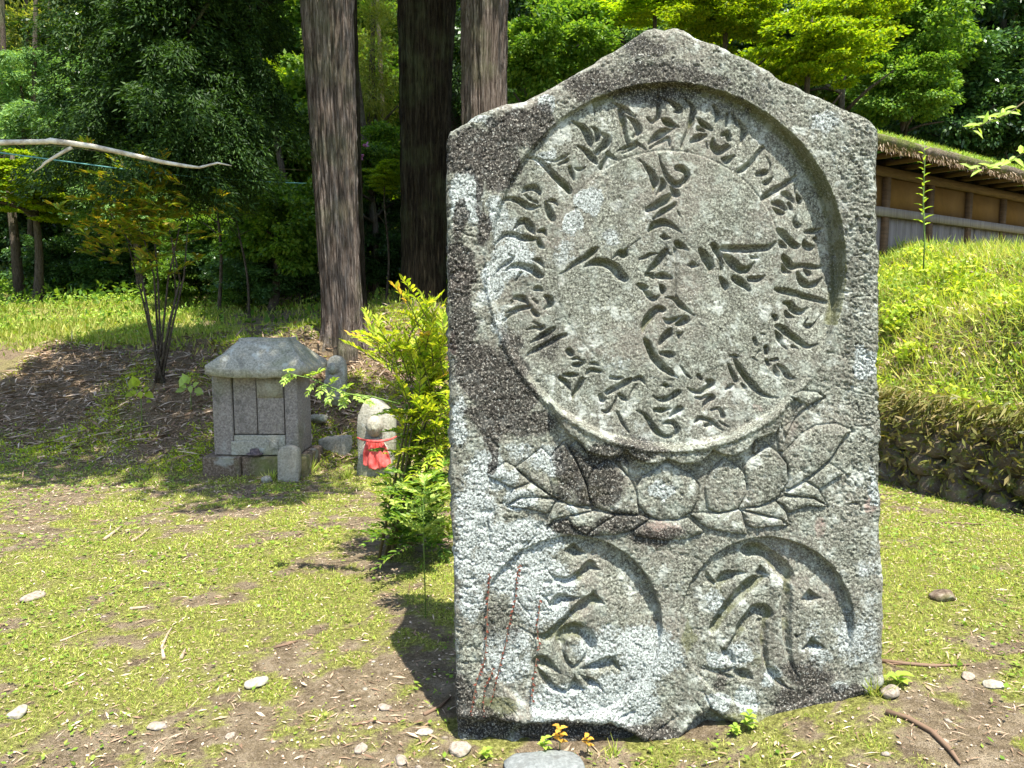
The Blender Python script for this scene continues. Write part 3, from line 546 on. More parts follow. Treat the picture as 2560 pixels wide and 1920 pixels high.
def bark_mat(name, cols, vs=(15, 15, 0.8)):
    M = NM(name); v = M.coord(vs); a = M.noise(3.0, 6, 0.72, v, 0.1); b = M.noise(1.6, 3); c = M.noise(9.0, 4, 0.7, v)
    col = M.ramp(a, [(0.32, cols[0]), (0.48, cols[1]), (0.62, cols[2]), (0.74, cols[3])])
    col = M.mix(M.ramp(b, [(0.5, 0), (0.7, 0.5)]), col, (0.13, 0.16, 0.07))
    col = M.mix(M.ramp(c, [(0.38, 0.85), (0.46, 0)]), col, cols[0]); col = M.mix(M.ramp(c, [(0.58, 0), (0.68, 0.5)]), col, cols[3])
    n = M.bump(a, 0.9, 0.03); n = M.bump(c, 1.0, 0.02, n)
    return M.pbr(col, 0.95, n, 0.1)
BARK = bark_mat('cedar_bark', [(0.02, 0.012, 0.01), (0.15, 0.115, 0.09), (0.30, 0.25, 0.21), (0.50, 0.45, 0.40)])
BARK_SHADED = bark_mat('shaded_mossy_bark', [(0.008, 0.006, 0.005), (0.035, 0.028, 0.018), (0.075, 0.065, 0.04), (0.15, 0.13, 0.09)])  # cedar bark with shade darkened into its colours
BARKT = bark_mat('thin_bark', [(0.04, 0.03, 0.022), (0.10, 0.08, 0.06), (0.16, 0.13, 0.10), (0.26, 0.22, 0.18)], (20, 20, 3))
PALEB = NM('pale_dead_wood'); PALEB = PALEB.pbr(PALEB.ramp(PALEB.noise(14, 4), [(0.35, (0.36, 0.30, 0.22)), (0.6, (0.68, 0.62, 0.50))]), 0.8, None, 0.2)
STEM = NM('stem'); STEM = STEM.pbr((0.10, 0.085, 0.04), 0.8, None, 0.2)
GSTEM = NM('green_stem'); GSTEM = GSTEM.pbr((0.14, 0.22, 0.05), 0.7, None, 0.2)
L_NEAR = leaf_mat('shrub_leaf', (0.12, 0.20, 0.015), (0.28, 0.40, 0.03), (0.50, 0.52, 0.06), 0.45)
L_TIP = leaf_mat('young_leaf', (0.30, 0.40, 0.04), (0.50, 0.48, 0.06), (0.62, 0.36, 0.08), 0.45)
L_BRIGHT = leaf_mat('maple_leaf', (0.09, 0.19, 0.008), (0.20, 0.33, 0.012), (0.38, 0.45, 0.02), 0.5)
L_MID = leaf_mat('broad_leaf', (0.03, 0.08, 0.010), (0.09, 0.19, 0.022), (0.20, 0.30, 0.045), 0.42)
L_DARK = leaf_mat('evergreen_leaf', (0.012, 0.045, 0.012), (0.04, 0.10, 0.022), (0.10, 0.19, 0.05), 0.28, 0.35, 0.5)
L_CEDAR = leaf_mat('cedar_needles', (0.006, 0.022, 0.004), (0.018, 0.048, 0.007), (0.05, 0.10, 0.016), 0.3, 0.6)  # needle colour darkened to carry the boughs' backlit shade
L_CONI = leaf_mat('young_conifer_needles', (0.05, 0.12, 0.035), (0.11, 0.22, 0.065), (0.24, 0.36, 0.12), 0.35, 0.6)
L_NAND = leaf_mat('olive_red_leaf', (0.09, 0.16, 0.012), (0.18, 0.27, 0.018), (0.36, 0.27, 0.03), 0.45)
L_BAMB = leaf_mat('bamboo_leaf', (0.10, 0.16, 0.02), (0.20, 0.25, 0.04), (0.33, 0.34, 0.08), 0.5)
L_WEED = leaf_mat('weed_leaf', (0.12, 0.24, 0.025), (0.25, 0.40, 0.05), (0.42, 0.50, 0.10), 0.4)
L_GRASS = leaf_mat('grass_blade', (0.15, 0.24, 0.025), (0.32, 0.42, 0.06), (0.55, 0.52, 0.16), 0.35)
L_LIT = leaf_mat('dry_litter', (0.13, 0.075, 0.045), (0.34, 0.23, 0.15), (0.62, 0.50, 0.37), 0.1, 0.8)
L_RED = leaf_mat('red_vine_leaf', (0.06, 0.016, 0.01), (0.13, 0.03, 0.018), (0.20, 0.07, 0.04), 0.25)
L_ORANGE = leaf_mat('orange_leaf', (0.5, 0.2, 0.03), (0.6, 0.3, 0.05), (0.5, 0.42, 0.06), 0.35)

# ------------------------------------------------------------ ground
def grass_density(x, y):
    g = fbm(x * 1.1, y * 1.1, 2, 4) * 0.9 + fbm(x * 4.5, y * 4.5, 5, 3) * 1.0 + fbm(x * 15, y * 15, 1, 3) * 0.9
    base = 0.68 + 0.14 * sstep(2.4, 3.6, y) - 0.14 * sstep(4.2, 5, y) * sstep(6.6, 6.0, y) - 0.28 * sstep(3.05, 2.5, y) * sstep(0.6, -0.4, x) + 0.12 * sstep(1.0, 1.5, x)
    return np.clip(base + g, 0, 1)
def cover(x, y):
    f = foot(x); g = grass_density(x, y); up = sstep(2.0, 3.0, y - f)
    bank = sstep(-0.3, 0.5, y - f) * (1 - up)
    c = g * (1 - bank) + bank * np.clip(0.42 + fbm(x * 1.3, y * 1.3, 6) * 1.3, 0, 1); c = c * (1 - up) + up * (0.35 + 0.5 * sstep(-.36, -.5, x / np.maximum(y, 1)))
    return np.stack([c, 0.35 + 0.35 * bank, bank, 0 * c + 1], -1)
def sheet(name, xs, ys, zf, mat, off=0):
    X, Y = np.meshgrid(xs, ys); Z = zf(X, Y) + off; n, m = X.shape
    i = np.arange(n * m).reshape(n, m); F = np.stack([i[:-1, :-1], i[:-1, 1:], i[1:, 1:], i[1:, :-1]], -1).reshape(-1, 4)
    return mesh_np(name, np.stack([X, Y, Z], -1), F, [mat], True, {'cover': cover(X, Y)})
gx = np.concatenate([-np.geomspace(80, 7, 30)[:-1], np.arange(-7, 7, 0.045), np.geomspace(7, 80, 30)])
gy = np.concatenate([-np.geomspace(40, 1.2, 16)[:-1], np.arange(-1.2, 1.7, 0.3), np.arange(1.7, 12, 0.045), np.geomspace(12, 110, 60)])
tag(link('ground', sheet('ground', gx, gy, terrain, SOIL)), kind='structure')
# right bank as its own sheet
by = np.concatenate([np.arange(1.0, 10, 0.05), np.geomspace(10, 30, 20)]); bd_ = np.concatenate([np.linspace(-0.03, 0.2, 14), np.linspace(0.24, 2.2, 44), np.geomspace(2.3, 14, 14)])
DD, YY = np.meshgrid(bd_, by); XX = wallx(YY) + DD
def bank_z(x, y):
    return terrain(x, np.minimum(y, 8.5)) * 0.3 + bank_h(x, y) + 0.05 * fbm(x * 3, y * 3, 1, 4) * sstep(0.1, 0.4, x - wallx(y)) + 0.14 * fbm(x * 0.9, y * 0.9, 3, 2) * sstep(0.2, 1, x - wallx(y)) - 0.03
n, m = XX.shape; i = np.arange(n * m).reshape(n, m)
F = np.stack([i[:-1, :-1], i[:-1, 1:], i[1:, 1:], i[1:, :-1]], -1).reshape(-1, 4)
cv = np.stack([np.full(XX.shape, 0.75) + 0.3 * fbm(XX, YY, 4), np.full(XX.shape, 0.25), 0 * XX, 0 * XX + 1], -1)
tag(link('bank', mesh_np('bank', np.stack([XX, YY, bank_z(XX, YY)], -1), F, [SOIL], True, {'cover': cv})), kind='structure')

# ------------------------------------------------------------ leaf clouds
def nrm(a): return a / (np.linalg.norm(a, axis=-1, keepdims=True) + 1e-9)
def leafset(Pt, D, N, L, Wd, near=False, fold=0.12):
    D = nrm(D); Sd = nrm(np.cross(D, N)); N = np.cross(Sd, D); L = np.broadcast_to(np.asarray(L, float), (len(Pt),))[:, None]; Wd = np.broadcast_to(np.asarray(Wd, float), (len(Pt),))[:, None]
    if not near:
        V = np.stack([Pt, Pt + D * L * .45 + Sd * Wd / 2, Pt + D * L - N * L * .1, Pt + D * L * .45 - Sd * Wd / 2], 1)
        b = np.arange(len(Pt))[:, None] * 4; F = b + np.array([[0, 1, 2, 3]])
        return V.reshape(-1, 3), F
    up = N * Wd * fold * 2
    V = np.stack([Pt, Pt + D * L * .3 + Sd * Wd * .46 + up, Pt + D * L * .65 + Sd * Wd * .38 + up * .6, Pt + D * L - N * L * .14,
                  Pt + D * L * .65 - Sd * Wd * .38 + up * .6, Pt + D * L * .3 - Sd * Wd * .46 + up, Pt + D * L * .5 - N * L * .02], 1)
    b = np.arange(len(Pt))[:, None] * 7
    F = np.concatenate([b + np.array([[0, 1, 2, 6]]), b + np.array([[6, 2, 3, 3]])[:, :4]], 0)
    F = np.concatenate([b + np.array([[0, 1, 6]]), b + np.array([[1, 2, 6]]), b + np.array([[2, 3, 6]]), b + np.array([[3, 4, 6]]), b + np.array([[4, 5, 6]]), b + np.array([[5, 0, 6]])], 0)
    return V.reshape(-1, 3), F
def rdir(n, up=0.0):
    v = RG.normal(size=(n, 3)); v[:, 2] += up; return nrm(v)
def crown_broad(R, nc, nl, L, W, flat=0.45, seed=0, hollow=0.5, squash=0.85):
    g = np.random.default_rng(seed); C = nrm(g.normal(size=(nc, 3))) * (hollow + (1 - hollow) * g.random((nc, 1))) * R; C[:, 2] *= squash
    r = R * (0.16 + 0.16 * g.random(nc)); k = np.repeat(np.arange(nc), nl); n_ = nc * nl
    q = nrm(g.normal(size=(n_, 3))) * (g.random((n_, 1)) ** 0.5); q[:, 2] *= flat; p = C[k] + q * r[k][:, None]
    D = nrm(q + nrm(C[k]) * 0.6 + g.normal(size=(n_, 3)) * 0.5); D[:, 2] -= 0.25
    N = g.normal(size=(n_, 3)) * 0.55; N[:, 2] += 1
    return leafset(p, D, N, L * (0.7 + 0.6 * g.random(n_)), W * (0.7 + 0.6 * g.random(n_)))
def crown_layers(R, nc, nl, L, W, seed=0):
    return crown_broad(R, nc, nl, L, W, 0.16, seed, 0.25, 0.75)
def crown_needle(R, nb, seed=0, dens=260, L=0.11, W=0.02, droop=0.5, h=1.3):   # drooping sprays along radial boughs
    g = np.random.default_rng(seed); Ps = []; Ds = []; Ns = []
    for b in range(nb):
        a = g.random() * 6.283; z0 = (g.random() * 2 - 1) * R * h; rr = R * (0.55 + 0.5 * g.random()) * (1 - 0.35 * (z0 / (R * h) + 1) / 2)
        d = np.array([math.cos(a), math.sin(a), 0]); sd = np.array([-d[1], d[0], 0])
        n_ = dens; t = g.random(n_) ** 0.7; side = g.choice([-1, 1], n_); sp = (1 - t * .7) * rr * 0.33 * g.random(n_)
        p = d * (t * rr)[:, None] + sd * (side * sp)[:, None]; p[:, 2] += z0 - droop * rr * t ** 2 * 0.6 - sp * 0.7 * droop
        p[:, 2] -= g.random(n_) ** 2 * 0.16 * droop * 2
        D = d * 0.6 + sd * (side * 0.5)[:, None] + g.normal(size=(n_, 3)) * 0.35; D[:, 2] -= 0.55 * droop * 2 * g.random(n_)
        Ps.append(p); Ds.append(D); N = g.normal(size=(n_, 3)) * 0.5; N[:, 2] += .8; Ns.append(N)
    p = np.concatenate(Ps); n_ = len(p)
    return leafset(p, np.concatenate(Ds), np.concatenate(Ns), L * (0.6 + 0.8 * g.random(n_)), W * (0.8 + 0.8 * g.random(n_)))
def cm(name, vf, mat): return mesh_np(name, vf[0], vf[1], [mat])
CR = {
 'broad': [cm('crown', crown_broad(1, 90, 260, .075, .045, seed=s, hollow=.35), L_MID) for s in (1, 2)],
 'maple': [cm('crown', crown_layers(1, 80, 260, .062, .045, seed=s), L_BRIGHT) for s in (3, 4)],
 'dark': [cm('crown', crown_broad(1, 110, 230, .075, .035, seed=s, hollow=.4), L_DARK) for s in (5, 6)],
 'conifer': [cm('crown', crown_needle(1, 90, seed=s, dens=420, L=.075, W=.014), L_CONI) for s in (7,)],
 'cedar': [cm('crown', crown_needle(1, 100, seed=s, dens=520, L=.06, W=.013, droop=.9), L_CEDAR) for s in (8, 9)],
 'bamboo': [cm('crown', crown_broad(1, 80, 110, .10, .018, seed=s, hollow=.2, squash=1.6, flat=.9), L_BAMB) for s in (10,)],
}
SPARSE = [cm('crown', crown_broad(1, 70, 34, .12, .08, seed=s, hollow=.3), L_MID) for s in (21, 22)]
def trunk_mb(x, y, z0, top, r0, r1, wob=0.1, n=8, lean=None):
    m = 9; t = np.linspace(0, 1, m); pts = np.zeros((m, 3)); top = np.asarray(top, float)
    pts[:, 0] = x + (top[0] - x) * t + wob * np.sin(t * 5 + x) * t * (1 - t) * 2; pts[:, 1] = y + (top[1] - y) * t; pts[:, 2] = z0 - 0.15 + (top[2] - z0 + 0.15) * t
    rad = r0 + (r1 - r0) * t; rad[0] *= 1.35; rad[1] *= 1.08
    return MB().tube(pts, rad, n)
TREES = 0
def tree(kind, name, label, cat, px, py, Y, R, group=None, trunk_r=None, bare=False, sz=None, bark=None, hz=None):
    global TREES; TREES += 1
    c = P(px, py, Y); z0 = float(terrain(c[0], c[1])); rr = random.Random(TREES)
    bx_, by_ = c[0] + rr.uniform(-.3, .3) * R, c[1] + rr.uniform(-.1, .3) * R
    z0 = float(terrain(bx_, by_)); t = thing(name, label, cat, (bx_, by_, z0), 0, group); b0 = np.array([bx_, by_, z0])
    tr = trunk_r or 0.05 * R + 0.03; topz = c[2] + 0.5 * R
    mb = trunk_mb(0, 0, 0, (c[0] - bx_, c[1] - by_, max(topz - z0, 0.4)), tr, tr * 0.35)
    for k in range(5):
        a = rr.uniform(0, 6.28); q = np.array([math.cos(a), math.sin(a), rr.uniform(.1, .7)]) * R * 0.75; h0 = (c - b0) * rr.uniform(0.55, 0.9)
        mb.tube([h0, h0 + q * .5 + np.array([0, 0, .05 * R]), h0 + q], [tr * .45, tr * .3, tr * .12], 5)
    mb.obj('trunk', bark or BARKT, t, True)
    me = rr.choice(CR[kind]); o = link('crown', me, t, c - b0); s3 = sz or (1, 1, 1)
    o.scale = (R * s3[0], R * s3[1], R * s3[2]); o.rotation_euler = (0, 0, rr.uniform(0, 6.28))
    return t
# ------------------------------------------------------------ the three big cedars
def cedar(px_l_top, px_r_top, px_l_b, px_r_b, py_b, Y, label, seed, mat, flare=1.35, H0=16):
    cb_ = P((px_l_b + px_r_b) / 2, py_b, Y); ct = P((px_l_top + px_r_top) / 2, 0, Y)
    rb = (px_r_b - px_l_b) / 2 / FPX * Y; rt = (px_r_top - px_l_top) / 2 / FPX * Y
    z0 = float(terrain(cb_[0], cb_[1])); z0 = min(z0, cb_[2])
    t = thing('cedar_tree', label, 'cedar tree', (cb_[0], cb_[1], z0))
    nz, na = 260, 150; zz = np.concatenate([np.linspace(-0.3, 5.5, 210), np.linspace(5.6, H0, 50)]); aa = np.linspace(0, 2 * math.pi, na, endpoint=False)
    Z, A = np.meshgrid(zz, aa, indexing='ij'); hh = ct[2] - z0
    r = rb / flare + (rt - rb / flare) * np.clip(Z / hh, 0, 1) - np.clip(Z - hh, 0, 99) * rt * 0.06
    r = np.maximum(r, 0.03) + rb * (1 - 1 / flare) * (np.exp(-np.clip(Z, 0, 9) / 0.45) + .8 * np.exp(-np.clip(Z, 0, 9) / .12)) * (1 + 0.55 * np.sin(A * 5 + seed) + 0.2 * np.sin(A * 9 + seed * 2))
    u = A / (2 * math.pi) * 60; tw = Z * 0.35
    u = u + 1.2 * fbm(Z * .7, A * 2, 2, 3); rd = fbm((u + tw) * 1.0, Z * 0.4 + seed, seed % 6, 3, .5); rd2 = fbm((u + tw) * 2.6, Z * 0.4 + seed, (seed + 3) % 6, 3)
    seam = np.where(A > math.pi, 1, 1); r = r + (0.030 - 0.13 * np.abs(rd) ** 0.8 + 0.03 * rd2) * (0.5 + rb)
    r = r * (1 + 0.05 * np.sin(A * 3 + seed + Z * .2))
    r = r * .93; cx = (ct[0] - cb_[0]) * np.clip(Z / hh, 0, 3); V = np.stack([cx + r * np.cos(A), r * np.sin(A), Z], -1)
    i = np.arange(nz * na).reshape(nz, na); j = np.roll(i, -1, 1)
    F = np.stack([i[:-1], j[:-1], j[1:], i[1:]], -1).reshape(-1, 4)
    link('trunk', mesh_np('trunk', V, F, [mat], True), t)
    for k in range(2):
        o = link('crown', CR['cedar'][k % 2], t, (0.3 * math.sin(k * 2), 0.3 * k, 8.2 + 4.0 * k)); s_ = 1.9 - 0.35 * k; o.scale = (s_, s_, 1.7); o.rotation_euler = (0, 0, k * 1.3 + seed)
    return t
c1 = cedar(752, 878, 800, 912, 872, 8.5, 'big cedar with straight reddish grey trunk standing just behind the small stone shrine', 1, BARK)
c2 = cedar(998, 1138, 990, 1120, 805, 10.4, 'mossy cedar trunk in the middle, its bark colour darkened for shade, between the two other big cedars', 2, BARK_SHADED)
c3 = cedar(1156, 1270, 1140, 1275, 800, 9.6, 'big cedar with pinkish peeling bark partly hidden by the left shoulder of the carved stone', 3, BARK)
c4 = cedar(858, 890, 880, 922, 810, 9.6, 'slim grey cedar trunk standing close behind the right side of the nearest big cedar', 4, BARK_SHADED, 1.5, 9)
# drooping boughs of the nearest cedar, top left of the view
base = np.array(c1.location)
for k, (px, py, Y, R) in enumerate([(300, 60, 8.2, 1.15), (470, 110, 8.0, 1.15), (590, 30, 8.6, 1.0), (380, 230, 8.6, .8), (540, 250, 8.6, .75)]):
    c = P(px, py, Y); h0 = np.array([0, 0, c[2] - base[2] + 1.2]); q = c - base
    MB().tube([h0, h0 * .4 + q * .6 + np.array([0, 0, .5]), q + np.array([0, 0, .1])], [.05, .035, .012], 6).obj('bough', BARK_SHADED, c1, True)
    o = link('needle_spray', CR['cedar'][k % 2], c1, q); o.scale = (R, R * .8, R * .8); o.rotation_euler = (0, 0, k)
# hill forest: hand placed edge trees, then rows up the slope
T_ = tree
T_('maple', 'maple_shrub', 'bright yellow-green maple shrub left of the nearest big cedar trunk', 'maple', 545, 420, 11.2, .62, sz=(1, .8, .8), trunk_r=.03)
T_('maple', 'maple_shrub', 'lower yellow-green maple shrub lit by the sun beside the olive many-stemmed shrub', 'maple', 585, 490, 10.6, .42, sz=(1, .8, .7), trunk_r=.02)
T_('maple', 'maple_tree', 'green layered maple at the far left edge above the grassy slope', 'maple', 90, 470, 13, 1.15, sz=(1.2, .8, .6))
T_('broad', 'camellia_shrub', 'glossy dark green shrub between the yellow-green maple and the nearest cedar trunk', 'shrub', 700, 560, 11.5, .95)
T_('dark', 'camellia_shrub', 'dark evergreen shrub lower behind the stone shrine roof', 'shrub', 640, 690, 11.8, .6, sz=(1.4, 1, .8))
T_('conifer', 'young_conifer', 'young blue-green conifer behind the pale dead branch', 'conifer', 290, 330, 13.5, 1.15, sz=(1, .8, .9))
T_('conifer', 'young_conifer', 'second young conifer right of the first, half shaded', 'conifer', 440, 380, 14.5, 1.0)
T_('conifer', 'young_conifer', 'pale feathery conifer at the far left behind the dead branch', 'conifer', 60, 300, 15, 1.3, sz=(1, .8, .8))
T_('broad', 'forest_tree', 'mid green leafy tree directly left of the nearest cedar trunk top', 'tree', 700, 330, 14, 1.3)
T_('bamboo', 'bamboo_clump', 'thin yellowish bamboo clump seen between the nearest and the dark cedar trunks', 'bamboo', 935, 150, 14, 1.0)
T_('bamboo', 'bamboo_clump', 'thin yellowish bamboo clump in the top left corner', 'bamboo', 70, 90, 17, 1.5)
T_('broad', 'azalea_bush', 'dark leafy bush with pink blossoms between the nearest and the dark cedar trunks', 'azalea', 930, 400, 12.5, .7)
T_('maple', 'maple_shrub', 'small fresh green maple spray left of the dark cedar trunk', 'maple', 965, 440, 10.8, .3, trunk_r=.02)
T_('broad', 'forest_tree', 'shaded leafy tree between the pink-barked cedar and the peak of the carved stone', 'tree', 1370, 130, 13, 1.1)
T_('dark', 'forest_tree', 'dark evergreen low behind the left slope of the stone peak', 'tree', 1300, 60, 15, 1.5)
T_('maple', 'maple_tree', 'bright sunlit maple just above the right shoulder of the carved stone', 'maple', 2030, 130, 10.5, .95, sz=(1.1, .8, .8))
T_('maple', 'maple_tree', 'bright maple crown above the right slope of the stone peak', 'maple', 1820, 40, 11.5, 1.0, sz=(1.2, .8, .6))
T_('maple', 'maple_tree', 'bright green maple in the top right, left of the dark evergreens', 'maple', 2130, 30, 12, 1.0, sz=(1.1, .8, .7))
T_('maple', 'maple_tree', 'maple crown directly above the peak of the stone', 'maple', 1640, 10, 13, .9, sz=(1.3, .8, .5))
T_('dark', 'evergreen_tree', 'large dark evergreen above the thatched building', 'evergreen tree', 2380, 230, 16, 1.5)
T_('dark', 'evergreen_tree', 'dark evergreen at the right edge above the thatched roof', 'evergreen tree', 2560, 300, 15.5, 1.2)
T_('dark', 'evergreen_tree', 'dark evergreen in the top right corner', 'evergreen tree', 2500, 60, 17, 2.0)
T_('broad', 'evergreen_tree', 'mid green evergreen beside the right shoulder of the carved stone', 'evergreen tree', 2260, 210, 14.5, .9)
T_('broad', 'evergreen_tree', 'leafy evergreen between the bright maples and the dark evergreens', 'evergreen tree', 2270, 70, 15, 1.2)
T_('dark', 'forest_tree', 'dark tree at the left edge behind the layered maple', 'tree', 30, 560, 16, 1.3)
T_('dark', 'forest_tree', 'dark tree behind the crown of the olive many-stemmed shrub', 'tree', 330, 560, 15, 1.1)
for kd, nm, lab_, ct_, px_, py_, Y_, R_ in [('broad', 'edge_shrub', 'low mid green shrub at the forest edge behind the olive many-stemmed shrub', 'shrub', 430, 690, 12.3, .55), ('dark', 'edge_shrub', 'dark low shrub at the forest edge above the shrine roof, left', 'shrub', 560, 650, 13, .8),
    ('broad', 'edge_shrub', 'fresh green low shrub just above the shrine roof', 'shrub', 610, 720, 11.8, .42), ('dark', 'edge_shrub', 'dark shrub touching the left side of the nearest cedar trunk', 'shrub', 735, 660, 12.2, .75), ('dark', 'edge_shrub', 'dark shrub filling the gap right of the nearest cedar trunk', 'shrub', 945, 640, 12.8, .8),
    ('dark', 'edge_shrub', 'higher dark shrub in the gap right of the nearest cedar trunk', 'shrub', 940, 520, 13.5, .8), ('dark', 'edge_shrub', 'black-green shrub between the dark cedar and the carved stone', 'shrub', 1120, 640, 12.8, .9), ('dark', 'edge_shrub', 'dark shrub under the layered maple at the far left', 'shrub', 130, 660, 14.5, .9),
    ('dark', 'edge_shrub', 'dark shrub behind the bare stems of the olive shrub', 'shrub', 300, 670, 14.5, .9), ('broad', 'edge_shrub', 'light green shrub behind the right stems of the olive shrub', 'shrub', 490, 580, 13, .7), ('cedar', 'edge_shrub', 'dark drooping young cedar behind the yellow-green maple shrub', 'young cedar', 620, 480, 13.5, 1.1)]:
    T_(kd, nm, lab_, ct_, px_, py_, Y_, R_, sz=(1.25, .8, .8), trunk_r=.03)
k = 0; rr = random.Random(3); USED = set()
for Y, R, n, pys in ((19, 1.9, 13, (560, 250)), (24, 2.6, 13, (420, 100)), (31, 3.4, 12, (300, -60)), (42, 5.0, 12, (120, -260))):
    for q in range(n):
        for py in pys:
            px = -150 + (q + rr.uniform(.1, .9)) * 2900 / n
            if 1250 < px < 2150 and py > 220: continue
            kind = rr.choice(['broad', 'dark', 'broad', 'maple', 'dark', 'conifer', 'cedar'])
            col_ = ['far left', 'left, above the dead bough', 'left, above the shrine', 'left of the nearest cedar trunk', 'behind the three cedar trunks', 'behind the left slope of the stone', 'behind the peak of the stone', 'behind the right slope of the stone', 'above the thatched building', 'far right'][int(min(9, max(0, px / 256)))]
            row_ = {19: 'front', 24: 'second', 31: 'third', 42: 'last'}[Y]; col_ = ('low ' if py == pys[0] else 'high ') + 'in the ' + row_ + ' row, ' + col_
            lab = {'broad': 'leafy green tree ' + col_, 'dark': 'dark evergreen ' + col_, 'maple': 'light green maple ' + col_,
                   'conifer': 'blue-green conifer ' + col_, 'cedar': 'dark cedar ' + col_}
            L3 = lab[kind]
            for ex_ in ('', ', nearer the frame edge', ', between its neighbours', ', half hidden'):
                if L3 + ex_ not in USED: L3 = L3 + ex_; break
            USED.add(L3)
            T_(kind, 'forest_tree', L3, 'tree', px, py + rr.uniform(-60, 60), Y + rr.uniform(-1.5, 1.5), R * rr.uniform(.8, 1.15), group='forest trees on the hillside')
            k += 1
# thin visible stems in the wood
for q, (px, pyb, pyt, Y, r, lean) in enumerate([(60, 560, 0, 15, .05, 30), (14, 520, -20, 16, .06, -10), (110, 480, 0, 17, .05, 10), (55, 800, 480, 13.5, .08, -30), (905, 500, 0, 14, .05, 30), (955, 480, 60, 13, .06, -80),
        (975, 460, 40, 15, .05, -30), (1340, 300, 0, 14, .06, 40), (1415, 260, 0, 15, .05, -20), (880, 520, 80, 16, .05, -10), (760, 300, 100, 12.5, .05, -120)]):
    b = P(px, pyb, Y); tp = P(px + lean, pyt, Y); z0 = float(terrain(b[0], b[1])); t = thing('slender_trunk', ['slender trunk rising left of the layered maple', 'slender pale trunk at the far left edge, top', 'slender trunk in the top left, right of the edge one', 'short slender trunk under the layered maple', 'leaning slender trunk close right of the nearest cedar', 'dark slender trunk leaning left between nearest and dark cedars', 'slender trunk just left of the shade-darkened mossy cedar', 'slender trunk right of the pink-barked cedar', 'slender trunk above the left slope of the stone', 'straight slender trunk right behind the nearest cedar', 'leaning bare trunk high left of the nearest cedar'][q], 'tree', (b[0], b[1], z0), 0, 'slender trunks in the wood')
    MB().tube([(0, 0, -.2), ((tp[0] - b[0]) * .5, 0, (tp[2] - z0) * .5), (tp[0] - b[0], 0, tp[2] - z0), ((tp[0] - b[0]) * 1.5, .2, (tp[2] - z0) * 1.4)], [r * 1.3, r, r * .8, r * .4], 8).obj('trunk', BARKT, t, True)
# the overhanging tree left of the clearing (its unseen crown clumps are placed to shade bank and shrine); its dead bough reaches into view
ot = thing('overhanging_tree', 'tree outside the left edge whose pale dead bare bough reaches into the picture', 'tree', (-5.6, 5.2, 0)); B0 = np.array([-5.6, 5.2, 0])
trunk_mb(0, 0, 0, (.3, .1, 6.5), .22, .12, n=14).obj('trunk', BARKT, ot, True)
br = [P(a * 1.1573, b * 1.1573, y) - B0 for a, b, y in [(-120, 318, 5.6), (0, 308, 5.7), (100, 306, 5.8), (108, 304, 5.8), (200, 316, 5.9), (290, 336, 6.0), (350, 350, 6.1), (398, 358, 6.15), (430, 362, 6.2), (470, 352, 6.3), (500, 358, 6.35)]]
br = [np.array([0.05, 0, 2.9])] + br
MB().tube(br, [.04, .025, .020, .019, .022, .019, .018, .016, .014, .010, .008, .004], 8).obj('dead_bough', PALEB, ot, True)
MB().tube([P(a * 1.1573, b * 1.1573, 5.85) - B0 for a, b in [(155, 318), (130, 332), (97, 352), (90, 360), (72, 372)]], [.014, .012, .010, .007, .003], 6).obj('dead_twig', PALEB, ot, True)
for k, (x, y, z, s_) in enumerate([(-2.9, 4.3, 7.4, .95), (-1.4, 4.2, 7.9, .9), (-.9, 3.55, 7.4, .8), (-.1, 4.7, 8.2, .8), (-4.4, 4.4, 7.4, 1.1), (-3.6, 5.0, 7.8, .9), (-5.2, 3.9, 7.4, 1.0), (-2.0, 5.0, 8.0, .8)]):
    q = np.array([x, y, z]) - B0
    MB().tube([(0.2, 0, 5), q * .5 + np.array([0, 0, 3]), q], [.08, .05, .02], 6).obj('limb', BARKT, ot, True)
    o = link('crown', SPARSE[k % 2], ot, q); o.scale = (s_ * 1.2, s_, s_ * .6); o.rotation_euler = (0, 0, k)
# guy wires
def wire(name, label, pts, r, mat, cat='wire'):
    o = MB().tube(pts, r, 5).obj(name, mat, None, True); return tag(o, label, cat)
TEAL = NM('teal_cord'); TEAL = TEAL.pbr((0.12, 0.30, 0.28), 0.5)
wire('cord', 'thin teal cord stretched below the pale dead bough', [P(a * 1.1573, b * 1.1573, y) for a, b, y in [(-150, 310, 6.2), (0, 330, 6.6), (150, 350, 7), (300, 370, 7.5), (420, 382, 8), (560, 392, 8.4), (662, 396, 8.5)]], .006, TEAL, 'cord')
wire('cord', 'thin dark cord stretched just above the teal one behind the dead bough', [P(a * 1.1573, b * 1.1573, y) for a, b, y in [(-150, 285, 6.4), (0, 300, 6.8), (200, 325, 7.2), (400, 350, 7.8), (560, 362, 8.3), (664, 368, 8.5)]], .003, STEM, 'cord')
# pink blossoms on the azalea
PINK = NM('pink_petal'); PINK = PINK.pbr((0.55, 0.22, 0.45), 0.6)
for o_ in S.objects:
    if o_.name.startswith('azalea_bush'):
        for px, py in ((915, 362), (903, 392), (741, 390)):
            if px == 741: continue
            c = P(px, py, 11.75) - np.array(o_.location); v, f = leafset(np.tile(c, (9, 1)), rdir(9), rdir(9), .06, .045, True)
            link('blossom', mesh_np('blossom', v, f, [PINK]), o_)
